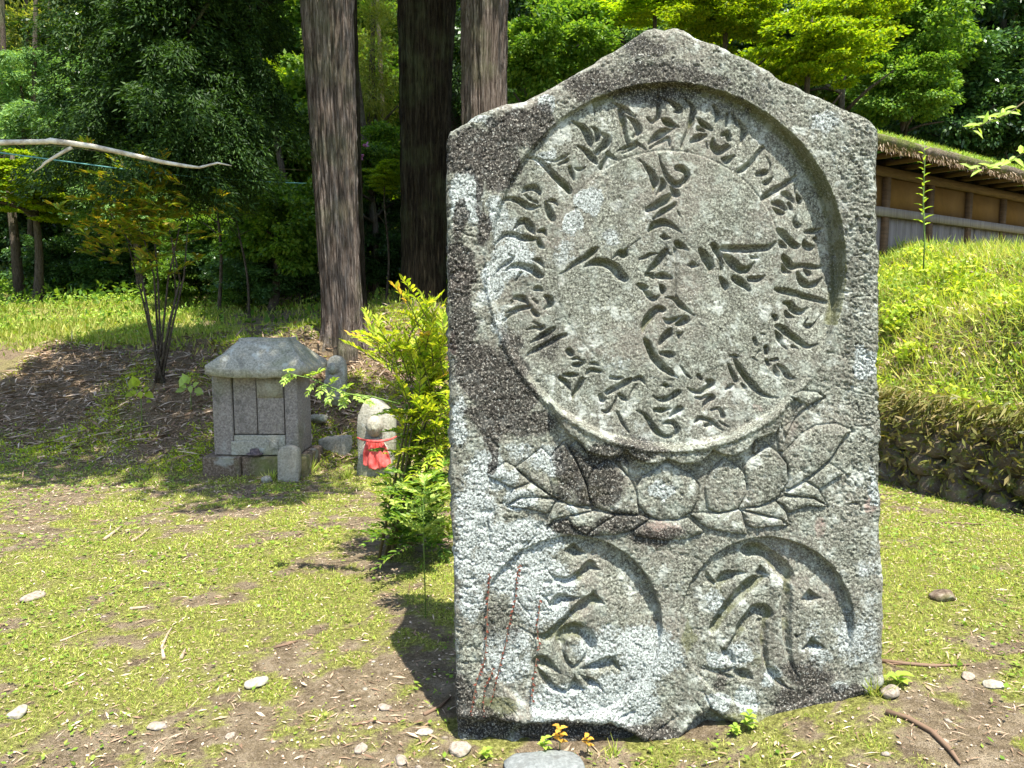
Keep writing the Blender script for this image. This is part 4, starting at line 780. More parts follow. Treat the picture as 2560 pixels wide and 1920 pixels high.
# ------------------------------------------------------------ forest floor growth
def scatter(n, x0, x1, y0, y1, fn, p=1.0):
    x = RG.uniform(x0, x1, n); y = y0 + (y1 - y0) * RG.random(n) ** p; k = RG.random(n) < fn(x, y); return x[k], y[k]
x, y = scatter(60000, -13, 13, 10.2, 24, lambda x, y: np.clip(.25 + sstep(12, 15, y), 0, 1), 1.3)
z = terrain(x, y); n_ = len(x); p = np.stack([x, y, z + RG.random(n_) * .35 * sstep(10.5, 14, y)], -1)
N = RG.normal(size=(n_, 3)) * .5; N[:, 2] += 1
v, f = leafset(p, rdir(n_, .3), N, .09 + .07 * RG.random(n_), .04 + .03 * RG.random(n_))
tag(link('undergrowth', mesh_np('undergrowth', v, f, [L_MID])), 'low leafy undergrowth covering the shaded forest floor', 'undergrowth', kind='stuff')
# sunlit grassy terrace above the bank
def terr(x, y): return (.2 + .8 * sstep(-.33, -.46, x / y)) * sstep(1.9, 2.6, y - foot(x)) * np.clip(.55 + 1.2 * fbm(x * .8, y * .8, 3), 0.1, 1) * sstep(13, 11.5, y)
x, y = scatter(70000, -8.5, 1.0, 8.2, 13.5, terr); z = terrain(x, y); n_ = len(x); p = np.stack([x, y, z], -1)
D = RG.normal(size=(n_, 3)) * .5; D[:, 2] = 1; hgt = .04 + .10 * RG.random(n_) * (1 + fbm(x, y, 5))
v, f = leafset(p, D, RG.normal(size=(n_, 3)), hgt, .010 + .012 * RG.random(n_))
tag(link('terrace_grass', mesh_np('terrace_grass', v, f, [L_GRASS])), 'sunlit grass and herbs on the terrace above the earth bank', 'grass', kind='stuff')

x, y = scatter(20000, -8.5, 1.0, 8.0, 13.5, lambda x, y: (.35 + .65 * sstep(-.33, -.46, x / y)) * sstep(1.8, 2.4, y - foot(x)) * np.clip(.5 + 1.6 * fbm(x * 1.1, y * 1.1, 6), 0, 1)); z = terrain(x, y); n_ = len(x); N = RG.normal(size=(n_, 3)) * .5; N[:, 2] += .8
v, f = leafset(np.stack([x, y, z + .05 + .12 * RG.random(n_) * (1 + fbm(x, y, 5))], -1), rdir(n_, .1), N, .022 + .035 * RG.random(n_), .012 + .018 * RG.random(n_))
tag(link('terrace_herbs', mesh_np('terrace_herbs', v, f, [L_WEED])), 'leafy herbs and ferns growing through the grass of the terrace', 'herbs', kind='stuff')
# ------------------------------------------------------------ small stone shrine
def px2(px, py, Y): return P(px, py, Y)
SY = 6.2; a0 = P(536, 1136, SY); a1 = P(747, 1136, SY); e0 = P(515, 938, SY - .1)
zb = P(600, 1138, SY)[2]; z0 = P(600, 1207, SY)[2] - .06; ze = P(600, 936, SY)[2]; zr = P(600, 839, SY)[2]
shr = thing('stone_shrine', 'small grey stone shrine with closed double doors under a mossy hipped stone roof', 'shrine', ((a0[0] + a1[0]) / 2, SY + .22, 0)); L0 = np.array(shr.location)
xl_, xr_ = a0[0] - L0[0], a1[0] - L0[0]; yf, yb_ = SY - L0[1], SY + .42 - L0[1]
dl = P(578, 900, SY)[0] - L0[0]; dm = P(637, 900, SY)[0] - L0[0]; dr = P(705, 900, SY)[0] - L0[0]; dz0 = P(600, 1086, SY)[2]; dz1 = P(600, 941, SY)[2]
MB().box(xl_, dl - .008, yf, yb_, zb, ze + .01).obj('side_wall', STONE_A, shr, bevel=.012)
MB().box(dr + .008, xr_, yf, yb_, zb, ze + .01).obj('side_wall', STONE_A, shr, bevel=.012)
MB().box(dl - .006, dr + .006, yf + .07, yb_ - .01, zb, ze + .005).obj('back_wall', DARK, shr)
MB().box(dl - .006, dr + .006, yf + .004, yf + .068, zb, dz0 - .008).obj('sill', STONE_R, shr, bevel=.012)
MB().box(dl, dm - .004, yf + .014, yf + .05, dz0, dz1).obj('door', STONE_A, shr, bevel=.007)
dd_ = MB().box(dm + .004, dr, yf + .008, yf + .046, dz0, dz1).obj('door', STONE_A, shr, bevel=.007); dd_['label'] = 'right stone door with a paler patched upper corner'
z1_ = P(600, 994, SY)[2]
MB().box(dm + .006, dr - .004, yf + .001, yf + .007, z1_, dz1 - .01, jit=.0015).obj('patch', STONE_P, dd_)
MB().box(dl - .02, dl + .36, yf - .012, yf + .003, zb + .002, zb + .12, jit=.004).obj('plaster_patch', STONE_R, shr, bevel=.004)
# roof: lofted rounded hip
ex0 = P(515, 936, SY - .12)[0] - L0[0]; ex1 = P(767, 936, SY - .12)[0] - L0[0]; rx0 = P(601, 839, SY + .1)[0] - L0[0]; rx1 = P(719, 839, SY + .1)[0] - L0[0]
mb = MB(); rings = []; nseg = 22
prof = [(0, 0, .03), (.0, 0, .018), (0, .01, .004), (.0, .085, .0), (.02, .10, 0), (.25, .175, 0), (.5, .255, 0), (.75, .335, 0), (.93, .385, 0), (.94, .385, 0), (.945, .412, 0), (1.0, .415, 0)]
yf0, yb0 = yf - .14, yb_ + .14; ry0, ry1 = yf + .09, yb_ - .12; hgt = zr - ze; pv = []; pf = []
for k, (t, h, ins) in enumerate(prof):
    xa = ex0 + (rx0 - ex0) * t + ins; xb = ex1 + (rx1 - ex1) * t - ins; ya = yf0 + (ry0 - yf0) * t + ins; yb2 = yb0 + (ry1 - yb0) * t - ins
    for s_ in range(4):
        A_ = [(xa, ya), (xb, ya), (xb, yb2), (xa, yb2)][s_]; B_ = [(xb, ya), (xb, yb2), (xa, yb2), (xa, ya)][s_]
        for j in range(nseg):
            u = j / nseg; x_ = A_[0] + (B_[0] - A_[0]) * u; y_ = A_[1] + (B_[1] - A_[1]) * u
            lift = .035 * (abs(2 * u - 1) ** 5) * (1 - min(1, t * 2.2)) if k < 6 else 0
            nz_ = .008 * float(fbm(x_ * 9, y_ * 9 + h * 20, 2, 3))
            pv.append((x_ + nz_, y_ + nz_, ze - .02 + h * hgt / .415 * .98 + lift + nz_))
nn_ = nseg * 4
for k in range(len(prof) - 1):
    for j in range(nn_): pf.append((k * nn_ + j, k * nn_ + (j + 1) % nn_, (k + 1) * nn_ + (j + 1) % nn_, (k + 1) * nn_ + j))
pf.append(tuple((len(prof) - 1) * nn_ + j for j in range(nn_))); pf.append(tuple(range(nn_ - 1, -1, -1)))
MB().add(pv, pf).obj('roof', STONE_R, shr)
bx0 = P(513, 1150, SY)[0] - L0[0]; bx1 = P(608, 1150, SY)[0] - L0[0]; bx2 = P(770, 1150, SY)[0] - L0[0]
MB().box(bx0, bx1 - .003, yf - .07, yb_ + .08, z0, zb - .003).obj('plinth_block', STONE_W, shr, bevel=.014)
MB().box(bx1 + .003, bx2, yf - .05, yb_ + .08, z0, zb - .006).obj('plinth_block', STONE_W, shr, bevel=.014)
# offering bowl on the plinth
ob = P(637, 1134, SY - .04); t = thing('offering_bowl', 'small dark rusty offering bowl standing on the plinth before the shrine doors', 'bowl', (ob[0], ob[1], zb - .003))
prf = [(.03, 0), (.055, .008), (.068, .02), (.07, .026), (.045, .027), (.035, .06), (.022, .066), (0.001, .067)]
mb = MB(); na = 20; V = [(r * math.cos(a), r * math.sin(a) * .7, z) for r, z in prf for a in np.linspace(0, 6.283, na, endpoint=False)]
mb.add(V, [(i * na + j, i * na + (j + 1) % na, (i + 1) * na + (j + 1) % na, (i + 1) * na + j) for i in range(len(prf) - 1) for j in range(na)])
RUST = NM('dark_iron'); RUST = RUST.pbr(RUST.ramp(RUST.noise(40, 3), [(.4, (.05, .04, .045)), (.6, (.13, .10, .10))]), .7)
mb.obj('dish', RUST, t, True)
# ------------------------------------------------------------ upright slabs and figures
def slab(name, pl, Y, th, mat, parent, off, bulge=.012, seed=1):
    """upright stone from a native-pixel outline on depth Y: domed front, thickness th"""
    pts = [P(a, b, Y) - off for a, b in pl]; pts = np.array(pts)[:, [0, 2]]
    c = pts.mean(0); n_ = len(pts); rings = [(1.0, th), (1.0, th * .5), (1.0, .02), (.97, .004), (.93, 0), (.75, -bulge * .6), (.5, -bulge), (.25, -bulge * 1.1)]
    V = []; 
    for s_, y_ in rings:
        for q in pts:
            w_ = c + (q - c) * s_; nz_ = .006 * float(fbm(w_[0] * 14 + seed, w_[1] * 14 + y_ * 8, seed % 5, 3)); V.append((w_[0] + nz_, Y - off[1] + y_ + nz_ * 1.5, w_[1] + nz_))
    V.append((c[0], Y - off[1] - bulge * 1.15, c[1])); V.append((c[0], Y - off[1] + th, c[1])); F = []
    for k in range(len(rings) - 1):
        for j in range(n_): F.append((k * n_ + j, (k + 1) * n_ + j, (k + 1) * n_ + (j + 1) % n_, k * n_ + (j + 1) % n_))
    L = (len(rings) - 1) * n_
    for j in range(n_): F.append((L + j, len(V) - 2, L + (j + 1) % n_)); F.append((j, (j + 1) % n_, len(V) - 1))
    return link(name, mesh_np(name, V, F, [mat], True), parent)
def arch(x0, x1, yt, yb, r, n=10, pt=0):
    pts = [(x0, yb), (x0, (yt + r + yb) / 2), (x0, yt + r)]
    for a in np.linspace(0, math.pi, n + 2)[1:-1]: pts.append(((x0 + x1) / 2 - (x1 - x0) / 2 * math.cos(a), yt + r - r * math.sin(a) ** (1 - pt)))
    return pts + [(x1, yt + r), (x1, (yt + r + yb) / 2), (x1, yb)]
def std(name, label, cat, px, Y, zz=None):
    c = P(px, 1000, Y); z_ = float(terrain(c[0], c[1])) if zz is None else zz
    return thing(name, label, cat, (c[0], c[1], z_)), np.array([c[0], c[1], z_])
t, o_ = std('stone_tablet', 'small pale round-topped stone tablet standing against the right end of the shrine plinth', 'stone tablet', 720, 6.02)
slab('slab', arch(693, 747, 1115, 1212, 20), 6.02, .07, STONE_P, t, o_, .004, 2)
MB().box(.0, .0, 0, 0, 0, 0) if False else None
t, o_ = std('stone_block', 'tilted squared grey stone block in the grass right of the shrine', 'stone block', 830, 6.75)
q0 = P(792, 1165, 6.75) - o_; q1 = P(868, 1165, 6.75) - o_; zt = P(830, 1096, 6.75)[2] - o_[2]
b_ = MB().box(q0[0], q1[0], -.02, .2, q0[2] - .06, zt, .9).obj('block', STONE_R, t, bevel=.02); b_.rotation_euler = (0, math.radians(-5), math.radians(-14))
# seated figure with red bib
t, o_ = std('stone_figure', 'boat-shaped stone with a small carved figure wearing a red bib', 'stone figure', 940, 6.35, float(P(940, 1192, 6.35)[2]))
slab('back_slab', [(896, 1200), (893, 1120), (891, 1075), (893, 1040), (905, 1012), (918, 1000), (930, 996), (944, 1004), (960, 1016), (975, 1030), (985, 1055), (987, 1100), (984, 1150), (980, 1200)], 6.35, .14, STONE_R, t, o_, .03, 3)
def blobmesh(c, r, name, mat, par, sub=3, seed=1): 
    o = link(name, rock_mesh(name, r[0], r[1], r[2], seed, mat, sub, .05), par, c); return o
hd = P(936, 1066, 6.28) - o_
def head(par, c, r, mat):
    bm = bmesh.new(); bmesh.ops.create_icosphere(bm, subdivisions=4, radius=1)
    for v in bm.verts:
        x, y_, z = v.co; k = 1 - .16 * max(0, -z); x *= k; fy = 0
        if y_ < 0:
            fy -= .22 * math.exp(-((x / .13) ** 2 + ((z + .08) / .2) ** 2)); fy += .12 * math.exp(-(((abs(x) - .32) / .16) ** 2 + ((z - .1) / .09) ** 2)); fy += .07 * math.exp(-((x / .25) ** 2 + ((z + .45) / .05) ** 2))
            fy -= .05 * math.exp(-((x / .3) ** 2 + ((z + .62) / .12) ** 2))
        fx = .16 * math.exp(-(((abs(x) - .92) / .12) ** 2 + ((z - .0) / .25) ** 2 + (y_ / .2) ** 2)) * (1 if x > 0 else -1)
        v.co = Vector(((x + fx) * r * .85, (y_ + fy) * r * .9, z * r * 1.12))
    me = bpy.data.meshes.new('head'); bm.to_mesh(me); bm.free(); me.materials.append(mat); me.polygons.foreach_set('use_smooth', np.ones(len(me.polygons), bool)); return link('head', me, par, c)
head(t, hd, .082, STONE_P)
bd2 = P(938, 1140, 6.3) - o_
bmv = []
for zz_, w_, dpt in ((-.17, .155, .10), (-.12, .16, .11), (-.05, .145, .10), (.02, .125, .09), (.08, .11, .075), (.115, .075, .06), (.135, .04, .045), (.16, .035, .04)):
    bmv.append([(w_ * math.cos(a), -.0 + dpt * math.sin(a), zz_) for a in np.linspace(0, 6.283, 24, endpoint=False)])
V = [v for r_ in bmv for v in r_]; F = [(i * 24 + j, i * 24 + (j + 1) % 24, (i + 1) * 24 + (j + 1) % 24, (i + 1) * 24 + j) for i in range(len(bmv) - 1) for j in range(24)]
MB().add(V, F).obj('robed_body', STONE_R, t, True, bd2)
# bib: gathered cloth under a cord whose ends stick out
b = thing('red_bib', 'red cloth bib tied round the neck of the small carved figure', 'bib', P(938, 1098, 6.2)); bo = np.array(b.location); bz1 = P(938, 1102, 6.2)[2] - bo[2]; bz0 = P(938, 1166, 6.2)[2] - bo[2]
V = []; nu, nv_ = 60, 26
for j in range(nv_):
    tv = j / (nv_ - 1)
    for i_ in range(nu):
        tu = i_ / (nu - 1) * 2 - 1; wd = .066 + .045 * tv ** .8 + .012 * math.sin(tv * 3); y_ = -.028 - .055 * math.cos(tu * 1.45) * (.6 + .5 * tv) + .011 * math.sin(tu * 9 + 2.2 * math.sin(tv * 3 + tu)) * (.3 + tv) + .004 * math.sin(tu * 23 + 4 * tv) 
        V.append((tu * wd + .012 * tv, y_ + .03, bz1 + (bz0 - bz1) * tv - .012 * math.cos(tu * 3) * tv + .004 * math.sin(tu * 17)))
F = np.array([(j * nu + i_, j * nu + i_ + 1, (j + 1) * nu + i_ + 1, (j + 1) * nu + i_) for j in range(nv_ - 1) for i_ in range(nu - 1)])
cl = link('cloth', mesh_np('cloth', V, F, [RED], True), b); md = cl.modifiers.new('thick', 'SOLIDIFY'); md.thickness = .004
MB().tube([P(893, 1094, 6.26) - bo, P(905, 1099, 6.2) - bo, P(925, 1103, 6.13) - bo, P(945, 1104, 6.12) - bo, P(965, 1101, 6.17) - bo, P(980, 1097, 6.24) - bo, P(991, 1091, 6.28) - bo], [.006, .009, .011, .012, .011, .008, .006], 7).obj('tie_cord', RED, b, True)
# rear figure stele on the slope
t, o_ = std('stone_figure', 'narrow round-topped stone stele with a worn carved figure on the slope behind the shrine', 'stone figure', 838, 7.5, float(P(838, 1012, 7.5)[2]))
slab('back_slab', [(814, 1000), (813, 960), (812, 925), (815, 905), (824, 893), (836, 889), (849, 893), (859, 903), (864, 920), (863, 950), (861, 985), (858, 1000)], 7.5, .1, STONE_R, t, o_, .02, 4)
hd = P(831, 922, 7.45) - o_; head(t, hd, .055, STONE_R)
V = []
for zz_, w_, dpt in ((-.30, .085, .06), (-.2, .09, .065), (-.1, .095, .06), (-.0, .09, .055), (.05, .05, .045), (.07, .025, .03)):
    V += [(w_ * math.cos(a), dpt * math.sin(a), zz_) for a in np.linspace(0, 6.283, 20, endpoint=False)]
MB().add(V, [(i * 20 + j, i * 20 + (j + 1) % 20, (i + 1) * 20 + (j + 1) % 20, (i + 1) * 20 + j) for i in range(5) for j in range(20)]).obj('robed_body', STONE_R, t, True, P(833, 952, 7.47) - o_)
c = P(834, 1005, 7.45) - o_
MB().box(c[0] - .12, c[0] + .12, c[1] - .08, c[1] + .1, c[2] - .12, c[2] + .035).obj('pedestal', STONE_W, t, bevel=.012)
# loose stones
def stone(label, px, py, Y, sx, sy, sz, seed, mat, rz=0, sink=.3, cat='stone', name='field_stone', zz=None):
    c = P(px, py, Y); z_ = float(terrain(c[0], c[1])); o = link(name, rock_mesh(name, sx, sy, sz, seed, mat, 3), None, (c[0], c[1], z_ + sz * (1 - sink) * .6)); o.rotation_euler = (0, 0, rz); return tag(o, label, cat)
def gy_(py):
    k_ = (960 - py) / FPX; s_, c_ = math.sin(PITCH), math.cos(PITCH); return 1.43 * (c_ + k_ * s_) / (s_ - k_ * c_)
stone('flat grey-blue stone lying in front of the foot of the carved monument', 1362, 1925, gy_(1925), .135, .09, .025, 3, FLAT_G, 0, .2, name='flat_stone')
stone('pale grey stone at the right front corner of the monument base', 2226, 1772, 2.33, .032, .028, .024, 4, STONE_G, .4, .1)
stone('small grey stone at the left front corner of the monument base', 1150, 1868, 2.31, .045, .035, .02, 5, STONE_G, 1, .1)
stone('reddish brown stone half buried in the grass right of the monument', 2352, 1585, 3.15, .06, .05, .03, 6, STONE_W, 0, .3)
stone('small pale stone in the grass before the shrine plinth', 667, 1201, 6.0, .05, .04, .035, 7, STONE_P, 0, .1)
stone('grey rock on the slope between the shrine and the rear stele', 795, 985, 7.1, .09, .07, .06, 8, STONE_R, .4, .2)
for k, (lab, px, py, s_, m_) in enumerate([('flat pale stone in the bare soil at the lower left, left one of a pair', 395, 1815, .035, STONE_G), ('thin pale flat stone lying left of the monument shadow', 640, 1710, .05, STONE_P), ('egg-shaped grey stone near the bottom edge left of the monument', 902, 1875, .028, STONE_G),
      ('grey stone at the bottom edge nearest the monument corner', 1003, 1905, .03, STONE_G), ('brownish stone left of the monument shadow', 962, 1772, .03, STONE_G), ('small pale stone in the shadow left of the monument', 1063, 1832, .028, STONE_P),
      ('flat grey stone among the grass at the far left', 80, 1497, .06, STONE_G), ('pale flat stone at the lower left edge', 45, 1785, .045, STONE_P), ('small white stone in the middle of the lawn', 645, 1515, .018, STONE_P), ('pale angular stone lying in the soil at the bottom right', 2475, 1840, .035, STONE_P),
      ('rounded brown stone below the monument right corner', 2410, 1815, .03, STONE_G), ('small pale stone on the lawn near the long pale bark strips', 575, 1840, .02, STONE_G)]):
    stone(lab, px, py, gy_(py), s_, s_ * .75, s_ * .38, 20 + k, m_, k * .7, .3)

# ------------------------------------------------------------ right side: retaining wall, building
rw = thing('retaining_wall', 'low mossy dry stone wall holding up the grassy bank on the right', 'stone wall', (3.2, 5.8, 0)); R0 = np.array([3.2, 5.8, 0]); wr_ = random.Random(4)
protos = [rock_mesh('stone', 1, 1.15, 1.15, 60 + k, STONE_W, 3, .3) for k in range(8)]
y = 3.4
rows = 4
for r_ in range(rows):
    y = 3.3 + .1 * r_
    while y < 8.4:
        w_ = wr_.uniform(.16, .42); h_ = wr_.uniform(.15, .22); c = np.array([float(wallx(y + w_ / 2)) + .035 + .02 * r_, y + w_ / 2, .04 + r_ * .155 + wr_.uniform(-.015, .015) + float(terrain(3.2, min(y, 8.0))) * .3])
        o = link('stone', wr_.choice(protos), rw, c - R0); o.scale = (.13, w_ * .56, h_ * .56); o.rotation_euler = (wr_.uniform(-.2, .2), wr_.uniform(-.2, .2), wr_.uniform(-.15, .15)); y += w_
bA = np.array([3.52, 8.45]); bB = np.array([3.52 + .81 * 8.6, 8.45 + .587 * 8.6]); bdir = (bB - bA) / np.linalg.norm(bB - bA); BL = float(np.linalg.norm(bB - bA)); ba = math.atan2(bdir[1], bdir[0])
bld = thing('thatched_building', 'old low wooden building with a mossy thatched roof and ochre upper wall panels', 'building', (bA[0], bA[1], 1.2), ba)
WOODB = wood_mat('brown_beam', (0.06, 0.035, 0.018), (0.17, 0.10, 0.055), (3, 3, 25)); WOODG = wood_mat('grey_boards', (0.13, 0.105, 0.09), (0.30, 0.26, 0.23), (35, 35, 1.5)); OCH = wood_mat('ochre_panel', (0.10, 0.05, 0.012), (0.19, 0.10, 0.028), (2, 2, 2), .2)
ZE = 3.02 - 1.2; 
MB().box(0, BL, .05, .15, -1, ZE + .1).obj('inner_wall', DARK, bld)
x_ = 0; k = 0
while x_ < 5.5:
    w_ = .17; MB().box(x_ + .004, x_ + w_ - .004, .012 + .006 * (k % 2), .05, -.6, ZE - .575, jit=.003).obj('board', WOODG, bld); x_ += w_; k += 1
MB().box(x_, BL, .02, .05, -.6, ZE - .575).obj('board', WOODG, bld)
for k in range(8):
    xx0 = k * 1.05; MB().box(xx0 + .055, xx0 + 1.0, .02, .05, ZE - .47, ZE - .12).obj('panel', OCH, bld)
    MB().box(xx0 - .05, xx0 + .05, -.03, .048, -.6, ZE - .04).obj('post', WOODB, bld)
MB().box(-.1, BL, -.05, .03, ZE - .575, ZE - .475).obj('rail', WOODG, bld); MB().box(-.1, BL, -.045, .03, ZE - .12, ZE - .02).obj('top_beam', WOODB, bld)
for k in range(18):
    MB().box(k * .48, k * .48 + .055, -.5, .1, ZE + .0, ZE + .055).obj('rafter', WOODB, bld)
# thatch
TH = NM('mossy_thatch'); v_ = TH.coord((60, 6, 60)); tn = TH.noise(1, 5, .7, v_); bn = TH.noise(1.6, 4)
TH = TH.pbr(TH.mix(TH.ramp(bn, [(.42, 0), (.58, 1)]), TH.ramp(tn, [(.3, (.07, .05, .035)), (.7, (.26, .21, .165))]), TH.ramp(tn, [(.3, (.05, .06, .015)), (.7, (.17, .20, .05))])), .95, TH.bump(tn, .9, .03), .1)
nu, nv_ = 260, 24; U, Vv = np.meshgrid(np.linspace(-.6, BL, nu), np.linspace(0, 1, nv_)); YY_ = -.58 + Vv * 3.6; ZZ_ = ZE + .10 + (YY_ + .58) * .42 + .03 * fbm(U * 3, YY_ * 3, 2, 4)
i = np.arange(nu * nv_).reshape(nv_, nu); F = np.stack([i[:-1, :-1], i[:-1, 1:], i[1:, 1:], i[1:, :-1]], -1).reshape(-1, 4)
edge = np.stack([U[0], YY_[0] + .03, ZE + .035 - .05 * RG.random(nu) ** 3 + .012 * fbm(U[0] * 8, U[0] * 0, 4, 3)], -1); Vt = np.concatenate([np.stack([U, YY_, ZZ_], -1).reshape(-1, 3), edge, np.stack([U[0], YY_[0] + .6, 0 * U[0] + ZE + .16], -1)])
e_ = np.arange(nu) + nu * nv_; F = np.concatenate([F, np.stack([e_[:-1], e_[1:], i[0, 1:], i[0, :-1]], -1), np.stack([e_[:-1] + nu, e_[1:] + nu, e_[1:], e_[:-1]], -1)])
link('thatched_roof', mesh_np('thatched_roof', Vt, F, [TH]), bld)
n_ = 2600; u = RG.uniform(-.6, 9, n_); pp = np.stack([u, -.56 + .05 * RG.random(n_), ZE + .08 * RG.random(n_) - .01], -1); D = RG.normal(size=(n_, 3)) * .25; D[:, 1] -= .25; D[:, 2] -= 1
v, f = leafset(pp, D, RG.normal(size=(n_, 3)), .025 + .05 * RG.random(n_), .006)
tag(link('thatch_straw', mesh_np('thatch_straw', v, f, [L_LIT]), bld), kind='stuff')

n_ = 9000; u = RG.uniform(-.6, 9, n_); vv = RG.random(n_) * 1.6; k = RG.random(n_) < np.clip(.35 + 1.8 * fbm(u * 1.4, vv * 1.4, 3, 3), .05, 1); u, vv = u[k], vv[k]; n_ = len(u)
pp = np.stack([u, -.58 + vv, ZE + .10 + vv * .42], -1); D = RG.normal(size=(n_, 3)) * .7; D[:, 2] = .8
v, f = leafset(pp, D, RG.normal(size=(n_, 3)), .02 + .06 * RG.random(n_) ** 2, .008 + .01 * RG.random(n_))
tag(link('roof_moss', mesh_np('roof_moss', v, f, [L_WEED]), bld), kind='stuff')
L_FRI = leaf_mat('dull_grass', (0.06, 0.07, 0.015), (0.14, 0.15, 0.03), (0.26, 0.20, 0.09), 0.3)
# ------------------------------------------------------------ growth on the right bank
def bankscatter(n, dmin, dmax, y0, y1, p=1.0):
    y = RG.uniform(y0, y1, n); d = dmin + (dmax - dmin) * RG.random(n) ** p; x = wallx(y) + d; return x, y, bank_z(x, y)
x, y, z = bankscatter(52000, .1, 3.4, 3.4, 10.5); n_ = len(x); cl = fbm(x * 1.6, y * 1.6, 2, 3)
k = RG.random(n_) < np.clip(.75 + cl * 1.6, .1, 1); x, y, z, cl = x[k], y[k], z[k], cl[k]; n_ = len(x)
hh_ = (.03 + .12 * RG.random(n_)) * (1 + 1.2 * cl); p = np.stack([x, y, z + hh_ * .8], -1); N = RG.normal(size=(n_, 3)) * .5 + np.array([-.4, -.2, 1])
v, f = leafset(p, rdir(n_, .15), N, .022 + .034 * RG.random(n_), .012 + .016 * RG.random(n_))
tag(link('bank_weeds', mesh_np('bank_weeds', v, f, [L_WEED])), 'dense low leafy weeds covering the sunlit right bank', 'weeds', kind='stuff')
x, y, z = bankscatter(22000, .06, 2.6, 3.4, 9.5); n_ = len(x); p = np.stack([x, y, z - .01], -1); D = RG.normal(size=(n_, 3)) * .55 + np.array([-.35, -.15, .8])
v, f = leafset(p, D, RG.normal(size=(n_, 3)), .08 + .16 * RG.random(n_), .006 + .006 * RG.random(n_))
tag(link('bank_grass', mesh_np('bank_grass', v, f, [L_GRASS])), 'long thin grass growing through the weeds on the right bank', 'grass', kind='stuff')
x, y, z = bankscatter(16000, .06, 2.6, 3.4, 9.5); n_ = len(x); p = np.stack([x, y, z + .03], -1)
v, f = leafset(p, rdir(n_), rdir(n_, .6), .03 + .05 * RG.random(n_), .008 + .014 * RG.random(n_))
tag(link('bank_litter', mesh_np('bank_litter', v, f, [L_LIT])), 'dry brown leaves and stalks tangled on the right bank', 'dead leaves', kind='stuff')
bush_y = RG.uniform(3.6, 9, 60); bush_d = .15 + 1.6 * RG.random(60); P_ = []; 
for yb3, db3 in zip(bush_y, bush_d):
    m_ = 160; xc = wallx(yb3) + db3; zc = bank_z(xc, yb3); q = nrm(RG.normal(size=(m_, 3))) * (RG.random((m_, 1)) ** .4) * np.array([.2, .22, .12]) * RG.uniform(.6, 1.2); P_.append(q + np.array([float(xc), yb3, float(zc) + .05]))
P_ = np.concatenate(P_); n_ = len(P_); N = RG.normal(size=(n_, 3)) * .6 + np.array([-.3, -.2, 1])
v, f = leafset(P_, rdir(n_, .2), N, .04 + .04 * RG.random(n_), .018 + .018 * RG.random(n_))
tag(link('bank_bushes', mesh_np('bank_bushes', v, f, [L_NEAR])), 'low leafy cushions bulging out of the right bank', 'low shrubs', kind='stuff')
x, y, z = bankscatter(2600, -.04, .02, 3.4, 8.6); n_ = len(x); k = RG.random(n_) < np.clip(.45 + 1.6 * fbm(y * 1.2, y * 0, 3, 2) + .5 * sstep(5.0, 6.2, y), 0, 1); x, y = x[k], y[k]; n_ = len(x); p = np.stack([x - .05 - .05 * RG.random(n_), y, .62 * RG.random(n_) ** .8], -1)
v, f = leafset(p, rdir(n_, -.3), RG.normal(size=(n_, 3)) + np.array([-1, -.3, .6]), .04 + .06 * RG.random(n_), .012 + .02 * RG.random(n_))
tag(link('wall_ferns', mesh_np('wall_ferns', v, f, [L_FRI])), 'dark ferns and ivy covering the far part of the mossy stone wall', 'ferns', kind='stuff')
# overhang fringe above the wall
x, y, z = bankscatter(6000, .0, .16, 3.4, 9.0); n_ = len(x); p = np.stack([x - .03, y, .66 + .12 * RG.random(n_) - .16 * RG.random(n_) ** 2], -1); D = RG.normal(size=(n_, 3)) * .5 + np.array([-.6, -.2, -.6])
v, f = leafset(p, D, RG.normal(size=(n_, 3)) + np.array([-1, 0, .6]), .05 + .12 * RG.random(n_), .008 + .012 * RG.random(n_))
tag(link('wall_fringe', mesh_np('wall_fringe', v, f, [L_FRI])), 'grass and fern fringe hanging over the mossy stone wall', 'grass', kind='stuff')
# ------------------------------------------------------------ ground cover
def visible(x, y): return (np.abs(x) < y * .70 + .1) & (y > 1.9) & ~((x > -.22) & (x < 1.22) & (y > 2.31) & (y < 2.75)) & (x < wallx(y) + .05)
def gfn(x, y):
    d = grass_density(x, y); return visible(x, y) * sstep(.42, 1.0, d) * .85 * sstep(1.2, -.3, y - foot(x)) * np.clip((3.2 / y) ** 1.5, .25, 1)
x, y = scatter(700000, -5, 3.6, 1.9, 8.2, gfn, 1.25); z = terrain(x, y); n_ = len(x); d = grass_density(x, y)
cx_ = fbm(x * 7, y * 7, 4, 3); hgt = (.005 + .013 * RG.random(n_) ** 1.5 + .034 * np.clip(cx_, 0, 1) * RG.random(n_)) * (.7 + .5 * d); D = RG.normal(size=(n_, 3)) * .6; D[:, 2] = .8
sc = np.clip(y / 2.6, 1, 2.4)
v, f = leafset(np.stack([x, y, z - .002], -1), D, RG.normal(size=(n_, 3)), hgt * sc ** .6, (.0016 + .0018 * RG.random(n_)) * sc)
print('grass', n_)
tag(link('lawn_grass', mesh_np('lawn_grass', v, f, [L_GRASS])), 'short sparse grass growing over the clearing', 'grass', kind='stuff')
x, y = scatter(40000, -5, 3.4, 1.95, 7.5, lambda x, y: visible(x, y) * np.clip(fbm(x * 2.2, y * 2.2, 7, 3) * 2.2 + .1 + .5 * sstep(1.3, 1.6, x) + .3 * sstep(-.9, -1.6, x), 0.03, 1), 1.15)
z = terrain(x, y); n_ = len(x); N = RG.normal(size=(n_, 3)) * .35; N[:, 2] += 1; D = RG.normal(size=(n_, 3)); D[:, 2] = np.abs(D[:, 2]) * .2; sc = np.clip(y / 3, 1, 2)
